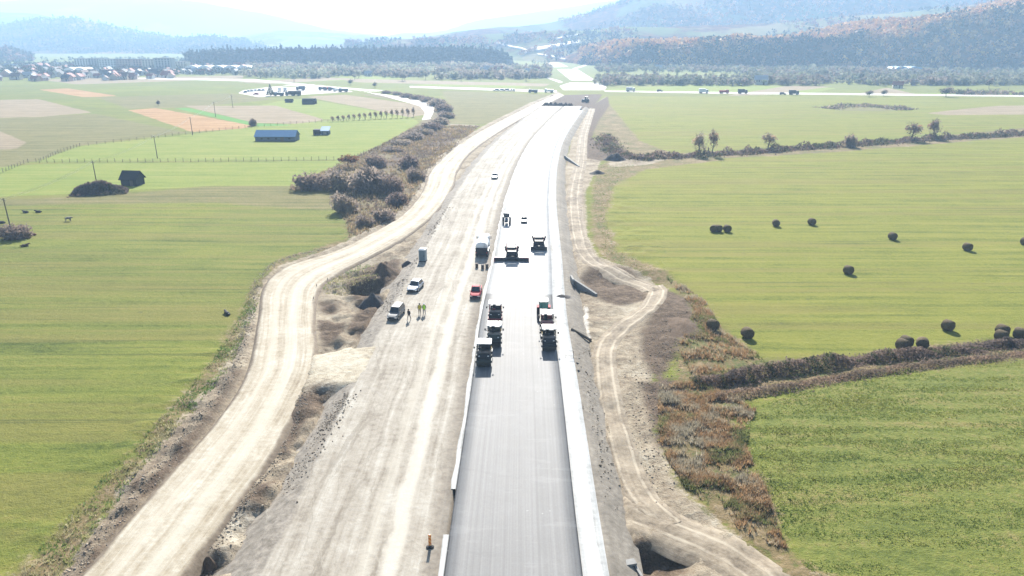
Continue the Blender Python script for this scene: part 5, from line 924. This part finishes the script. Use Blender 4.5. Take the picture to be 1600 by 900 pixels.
# ------------------------------------------------------------------ farm buildings
roofb = mat('blue_sheet_roof', (.10, .24, .42), (.08, .20, .35), 2, .5); bluew = mat('blue_grey_boards', (.09, .12, .16), (.06, .08, .11), 3, .8); tar = mat('black_boards', (.028, .028, .03), (.018, .018, .02), 4, .9)
def gable(t, Lx, Ly, hw, hr, wallm, roofm, over=.4, door=True, nm='wall'):
    MB().loft([[(x, -Ly/2, 0), (x, Ly/2, 0), (x, Ly/2, hw), (x, 0, hr), (x, -Ly/2, hw)] for x in (-Lx/2, Lx/2)]).build(nm, wallm, t)
    rf = None; k = (hr-hw)/(Ly/2); e = Ly/2+over; th = .14
    rb = MB()
    for s in (-1, 1): rb.loft([[(x, 0, hr+.02), (x, s*e, hr-k*e+.02), (x, s*e, hr-k*e+th+.02), (x, 0, hr+th+.02)] for x in (-Lx/2-over, Lx/2+over)])
    rf = rb.build('roof', roofm, t)
    if door: d = MB().box((Lx*.18, -Ly/2-.03, hw*.42), (min(1.6, Lx*.2), .08, hw*.84)).build('door', timber, t)
    return rf
p = at(430, 220.5); t_ = thing('barn', 'long low barn with a blue sheet roof on the bright meadow', 'barn', p+Vector((0, 3.8, 0)), .0); gable(t_, 18.0, 7.5, 2.3, 4.6, bluew, roofb)
for x in (-6, -3, 0.5, 6.5): MB().box((x, -3.78, 1.3), (.9, .06, .6)).build('window', glass, t_)
p = at(501, 211); t_ = thing('shed', 'small dark shed with a blue lean-to roof right of the barn', 'shed', p+Vector((0, 2.5, 0))); MB().box((-1.9, 0, 1.3), (3.4, 4.2, 2.6)).build('wall', tar, t_); gr = MB().loft([[(x, -2.3, 2.0), (x, 2.3, 3.6), (x, 2.3, 3.75), (x, -2.3, 2.15)] for x in (-.3, 4.0)]).build('roof', roofb, t_)
MB().box((1.9, .2, 1.05), (3.6, 3.8, 1.9)).build('lean_to', bluew, t_); MB().box((1.9, -1.75, .9), (1.4, .08, 1.5)).build('door', conc, t_)
p = at(203, 291); t_ = thing('hut', 'lone black timber hut with a steep roof in the left meadow', 'hut', p+Vector((0, 2.2, 0)), -.12); gable(t_, 5.2, 4.4, 2.3, 4.4, tar, tar, .45)
p = at(482, 163); t_ = thing('hay_shed', 'dark rounded hay shed in the far meadow', 'shed', p+Vector((0, 3, 0))); MB().loft([[(x, -3, 0), (x, 3, 0), (x, 3, 2.6), (x, 1.6, 3.9), (x, -1.6, 3.9), (x, -3, 2.6)] for x in (-4.5, 4.5)]).build('wall', tar, t_); MB().box((0, -3.05, 1.2), (3, .1, 2.2)).build('door', black, t_)
p = at(452, 160); t_ = thing('hay_shed', 'tiny grey hay shed left of the rounded one', 'shed', p); gable(t_, 5, 3, 1.4, 2.4, bluew, tar)
# ------------------------------------------------------------------ town
WALLS = [mat('cream_render', (.55, .48, .38)), mat('white_render', (.66, .64, .60)), mat('pink_render', (.5, .34, .28)), mat('grey_render', (.36, .36, .36))]
ROOFS = [mat('red_tiles', (.26, .075, .05)), mat('brown_tiles', (.14, .07, .05)), mat('grey_sheet', (.35, .36, .38)), mat('dark_slate', (.07, .07, .08))]
wn, rn = ('cream', 'white', 'pink', 'grey'), ('red', 'brown', 'light grey', 'dark'); HK = {}
def house_at(x, y, wi, ri, s, rz, where, group):
    k = (wi, ri)
    if k not in HK:
        t = thing('house', 'x', 'house'); rf = gable(t, 11, 8.5, 4.6, 8.2, WALLS[wi], ROOFS[ri], .6); MB().box((2.5, 1.2, 8.0), (.8, .8, 1.8)).build('chimney', WALLS[2], rf)
        for xx in (-4.1, -2.2, 4.2):
            wd = MB().box((xx, -4.28, 3.2), (1.2, .08, 1.3)).build('window', glass, t); MB().box((xx, -4.33, 2.5), (1.4, .2, .1)).build('sill', WALLS[1], wd)
        HK[k] = t; o = t
    else: o = copy_tree(HK[k])
    o.location = (x, y, 0); o.rotation_euler = (0, 0, rz); o.scale = (s, s, s); o['label'] = wn[wi]+' walled house with '+rn[ri]+' roof '+where; o['group'] = group
for i in range(230):
    far = i > 85; px = rnd.uniform(-40, 420) if far else rnd.uniform(-40, 270)*1.0; py = rnd.uniform(104, 117) if far else rnd.uniform(118, 127.5) - max(0, (px-100))*.03
    q = G(px, py); house_at(q.x, q.y, rnd.choice([0, 1, 1, 2, 3]), rnd.choice([0, 0, 1, 2, 3, 3]), rnd.uniform(.6, 1.0), rnd.choice([0, 1.57])+rnd.uniform(-.3, .3), 'among the far town roofs' if far else 'in the nearer row of the town', 'houses of the town')
for i, (px, py) in enumerate([(420, 113), (432, 115), (480, 104), (494, 104), (570, 112), (576, 119), (640, 112), (764, 112), (775, 111), (780, 113), (758, 115), (1030, 110), (840, 113), (826, 115), (1410, 117), (1420, 112), (1485, 118), (1470, 117), (1402, 138), (1188, 132)]):
    q = G(px, py); house_at(q.x, q.y, 1 if i % 2 else 0, 2 if i % 3 else 0, rnd.uniform(.7, 1.1), rnd.uniform(-.4, .4), 'scattered in the valley woods', 'houses in the valley woods')
def block(label, px, py, L, n, wi, rz=0.0):
    q = G(px, py); t = thing('apartment_block', label, 'building', (q.x, q.y, 0), rz); h = n*2.9+.6; L *= .62; MB().box((0, 0, h/2), (L, 12, h)).build('wall', WALLS[wi], t); MB().box((0, 0, h+.25), (L+.6, 12.6, .5)).build('roof', ROOFS[3], t)
    wm = MB().box((0, 0, 0), (1.7, .12, 1.4)).mesh('window'); wm.materials.append(glass); k = int(L/4.2)
    for f in range(n):
        for c_ in range(k): o = link('window', wm, t); o.location = ((c_-(k-1)/2)*4.2, -6.03, 1.9+f*2.9)
for a in [('pale apartment block at the left of the town row', 132, 108, 34, 5, 1), ('grey apartment block second in the town row', 152, 108, 28, 5, 3), ('long white apartment block third in the town row', 173, 109, 42, 5, 1), ('pinkish apartment block in the middle of the town row', 198, 109, 40, 5, 2), ('pink apartment block right of the middle in the row', 219, 109, 26, 5, 2), ('cream apartment block right of the pink blocks', 238, 110, 34, 5, 0), ('grey apartment block, tall one near the halls', 259, 112, 40, 6, 3), ('cream apartment block at the right end of the row', 286, 110, 30, 4, 0)]: block(*a)
def hall(label, px, py, L, nb, wm):
    q = G(px, py); t = thing('warehouse', label, 'warehouse', (q.x, q.y, 0)); MB().box((0, 0, 3), (L, 22, 6)).build('wall', WALLS[3], t)
    for k in range(nb):
        w_ = L/nb; x0 = -L/2+k*w_; MB().loft([[(x0+w_/2-math.cos(a)*w_/2*.99, y, 6+math.sin(a)*3.2) for a in [math.pi*i/10 for i in range(11)]] for y in (-11.4, 11.4)]).build('vaulted_roof', wm, t)
wroof = mat('white_membrane', (.75, .75, .74), (.68, .68, .67))
hall('long white warehouse with five vaulted roofs beyond the fields', 345, 113, 88, 5, wroof); hall('small white warehouse at the town edge', 125, 117, 26, 2, wroof); hall('bluish white hall below the right ridge', 1412, 115, 36, 2, roofb)
# ------------------------------------------------------------------ lorry park and far road traffic
cols_ = {'white': whitep, 'silver': silver, 'red': redp, 'blue': bluep, 'black': mat('black_paint', (.02,)*3)}; i = 0
for px, py, rz, c_, kd, lb in [(383, 145, .6, 'blue', 'car', 'blue car at the left end of the lorry park row'), (388, 143.5, .6, 'white', 'car', 'white car, first of the lorry park row'), (393, 143, .6, 'silver', 'car', 'silver car, left in the lorry park row'), (399, 142.5, .6, 'white', 'car', 'white car, middle of the lorry park row'), (405, 142, .6, 'black', 'car', 'black car in the lorry park row'), (411, 142, .6, 'silver', 'car', 'silver car, right in the lorry park row'),
        (400, 148, 1.4, 'red', 'car', 'red car parked alone in front of the row'), (437, 143, .3, 'white', 'box', 'white lorry right of the conifer'), (446, 143, .2, 'silver', 'box', 'silver lorry beside the white one'), (436, 150, 1.5, 'blue', 'tip', 'dark blue lorry at the front of the lorry park'), (454, 149.5, 1.57, 'black', 'box', 'long dark lorry, front row left'), (463, 149.5, 1.57, 'black', 'box', 'long dark lorry, front row right'),
        (470, 141, 1.57, 'blue', 'box', 'brownish lorry at the back of the lorry park'), (505, 141, 1.4, 'blue', 'tip', 'first tipper lorry of the right row'), (512, 141, 1.4, 'red', 'tip', 'red tipper lorry of the right row'), (520, 141.5, 1.4, 'blue', 'tip', 'third tipper lorry of the right row'), (528, 143, 1.4, 'white', 'tip', 'white tipper lorry of the right row'), (537, 143.5, 1.4, 'blue', 'tip', 'last tipper lorry of the right row')]:
    q = G(px, py, .03)
    if kd == 'car': car('car', lb, q, rz, cols_[c_], 'hatch', group='cars in the lorry park', s=1.15, simple=True)
    else: lorry('lorry', lb, q, rz, cols_[c_], {'blue': bluew, 'black': tar, 'white': whitep, 'silver': silver, 'red': redp}[c_], kind=kd, group='lorries in the lorry park', s=1.05)
for px, py, rz, c_, kd, lb in [(775, 142, 1.57, 'silver', 'car', 'silver car waiting left on the far cross road'), (783, 142, 1.57, 'white', 'car', 'white car waiting on the far cross road'), (791, 142, 1.57, 'black', 'car', 'black car waiting on the far cross road'), (800, 142.5, 1.57, 'silver', 'car', 'silver car nearest the far junction'), (833, 145, 1.3, 'blue', 'tip', 'dark tipper at the far junction, left of the gravel'), (858, 144.5, 1.4, 'white', 'tip', 'pale tipper at the far junction'),
        (985, 143, -1.57, 'silver', 'box', 'silver lorry on the far cross road right of the junction'), (1031, 143.3, -1.57, 'black', 'car', 'dark car alone on the far cross road'), (1099, 145.5, -1.57, 'white', 'box', 'pale lorry in the middle of the far cross road'), (1131, 146, -1.57, 'red', 'tip', 'reddish tipper on the far cross road'), (1160, 146.3, -1.57, 'black', 'box', 'dark box lorry on the far cross road'), (1223, 148, -1.57, 'black', 'car', 'dark car before the rightmost lorry'), (1240, 148, -1.57, 'black', 'box', 'rightmost dark lorry on the far cross road')]:
    q = G(px, py, .03)
    if kd == 'car': car('car', lb, q, rz, cols_[c_], 'suv', group='traffic on the far cross road', s=1.1, simple=True)
    else: lorry('lorry', lb, q, rz, cols_[c_], {'blue': bluew, 'black': tar, 'white': whitep, 'silver': silver, 'red': redp}[c_], kind=kd, group='traffic on the far cross road', s=1.05)
p = G(915, 160, .1); tractor('dark bulldozing tractor on the far dark fill', p, 1.0, bluep, bluep, 1.5)
for i, x in enumerate((853, 860, 868, 876, 884, 891)):
    heap(('leftmost', 'second', 'third', 'fourth', 'fifth', 'rightmost')[i]+' small fill heap in the row across the far gravel', x, 164.5+i*.3, 3.2, 2.6, 2.0, earth, 'fill_heap', .8, 20+i)
# ------------------------------------------------------------------ haze
hb = MB().box((0, 4500, 297.), (26000, 10000, 606.)); hm, t, bs = new_mat('haze_air'); t.nodes.remove(bs)
pv = N(t, 'VolumePrincipled'); pv.inputs['Color'].default_value = (.47, .70, 1, 1); pv.inputs['Density'].default_value = HAZE_DENSITY; pv.inputs['Anisotropy'].default_value = .2
t.links.new(pv.outputs[0], [n for n in t.nodes if n.type == 'OUTPUT_MATERIAL'][0].inputs['Volume'])
haze = hb.build('haze', hm); tag(haze, 'pale blue haze filling the valley', 'haze', kind='stuff')
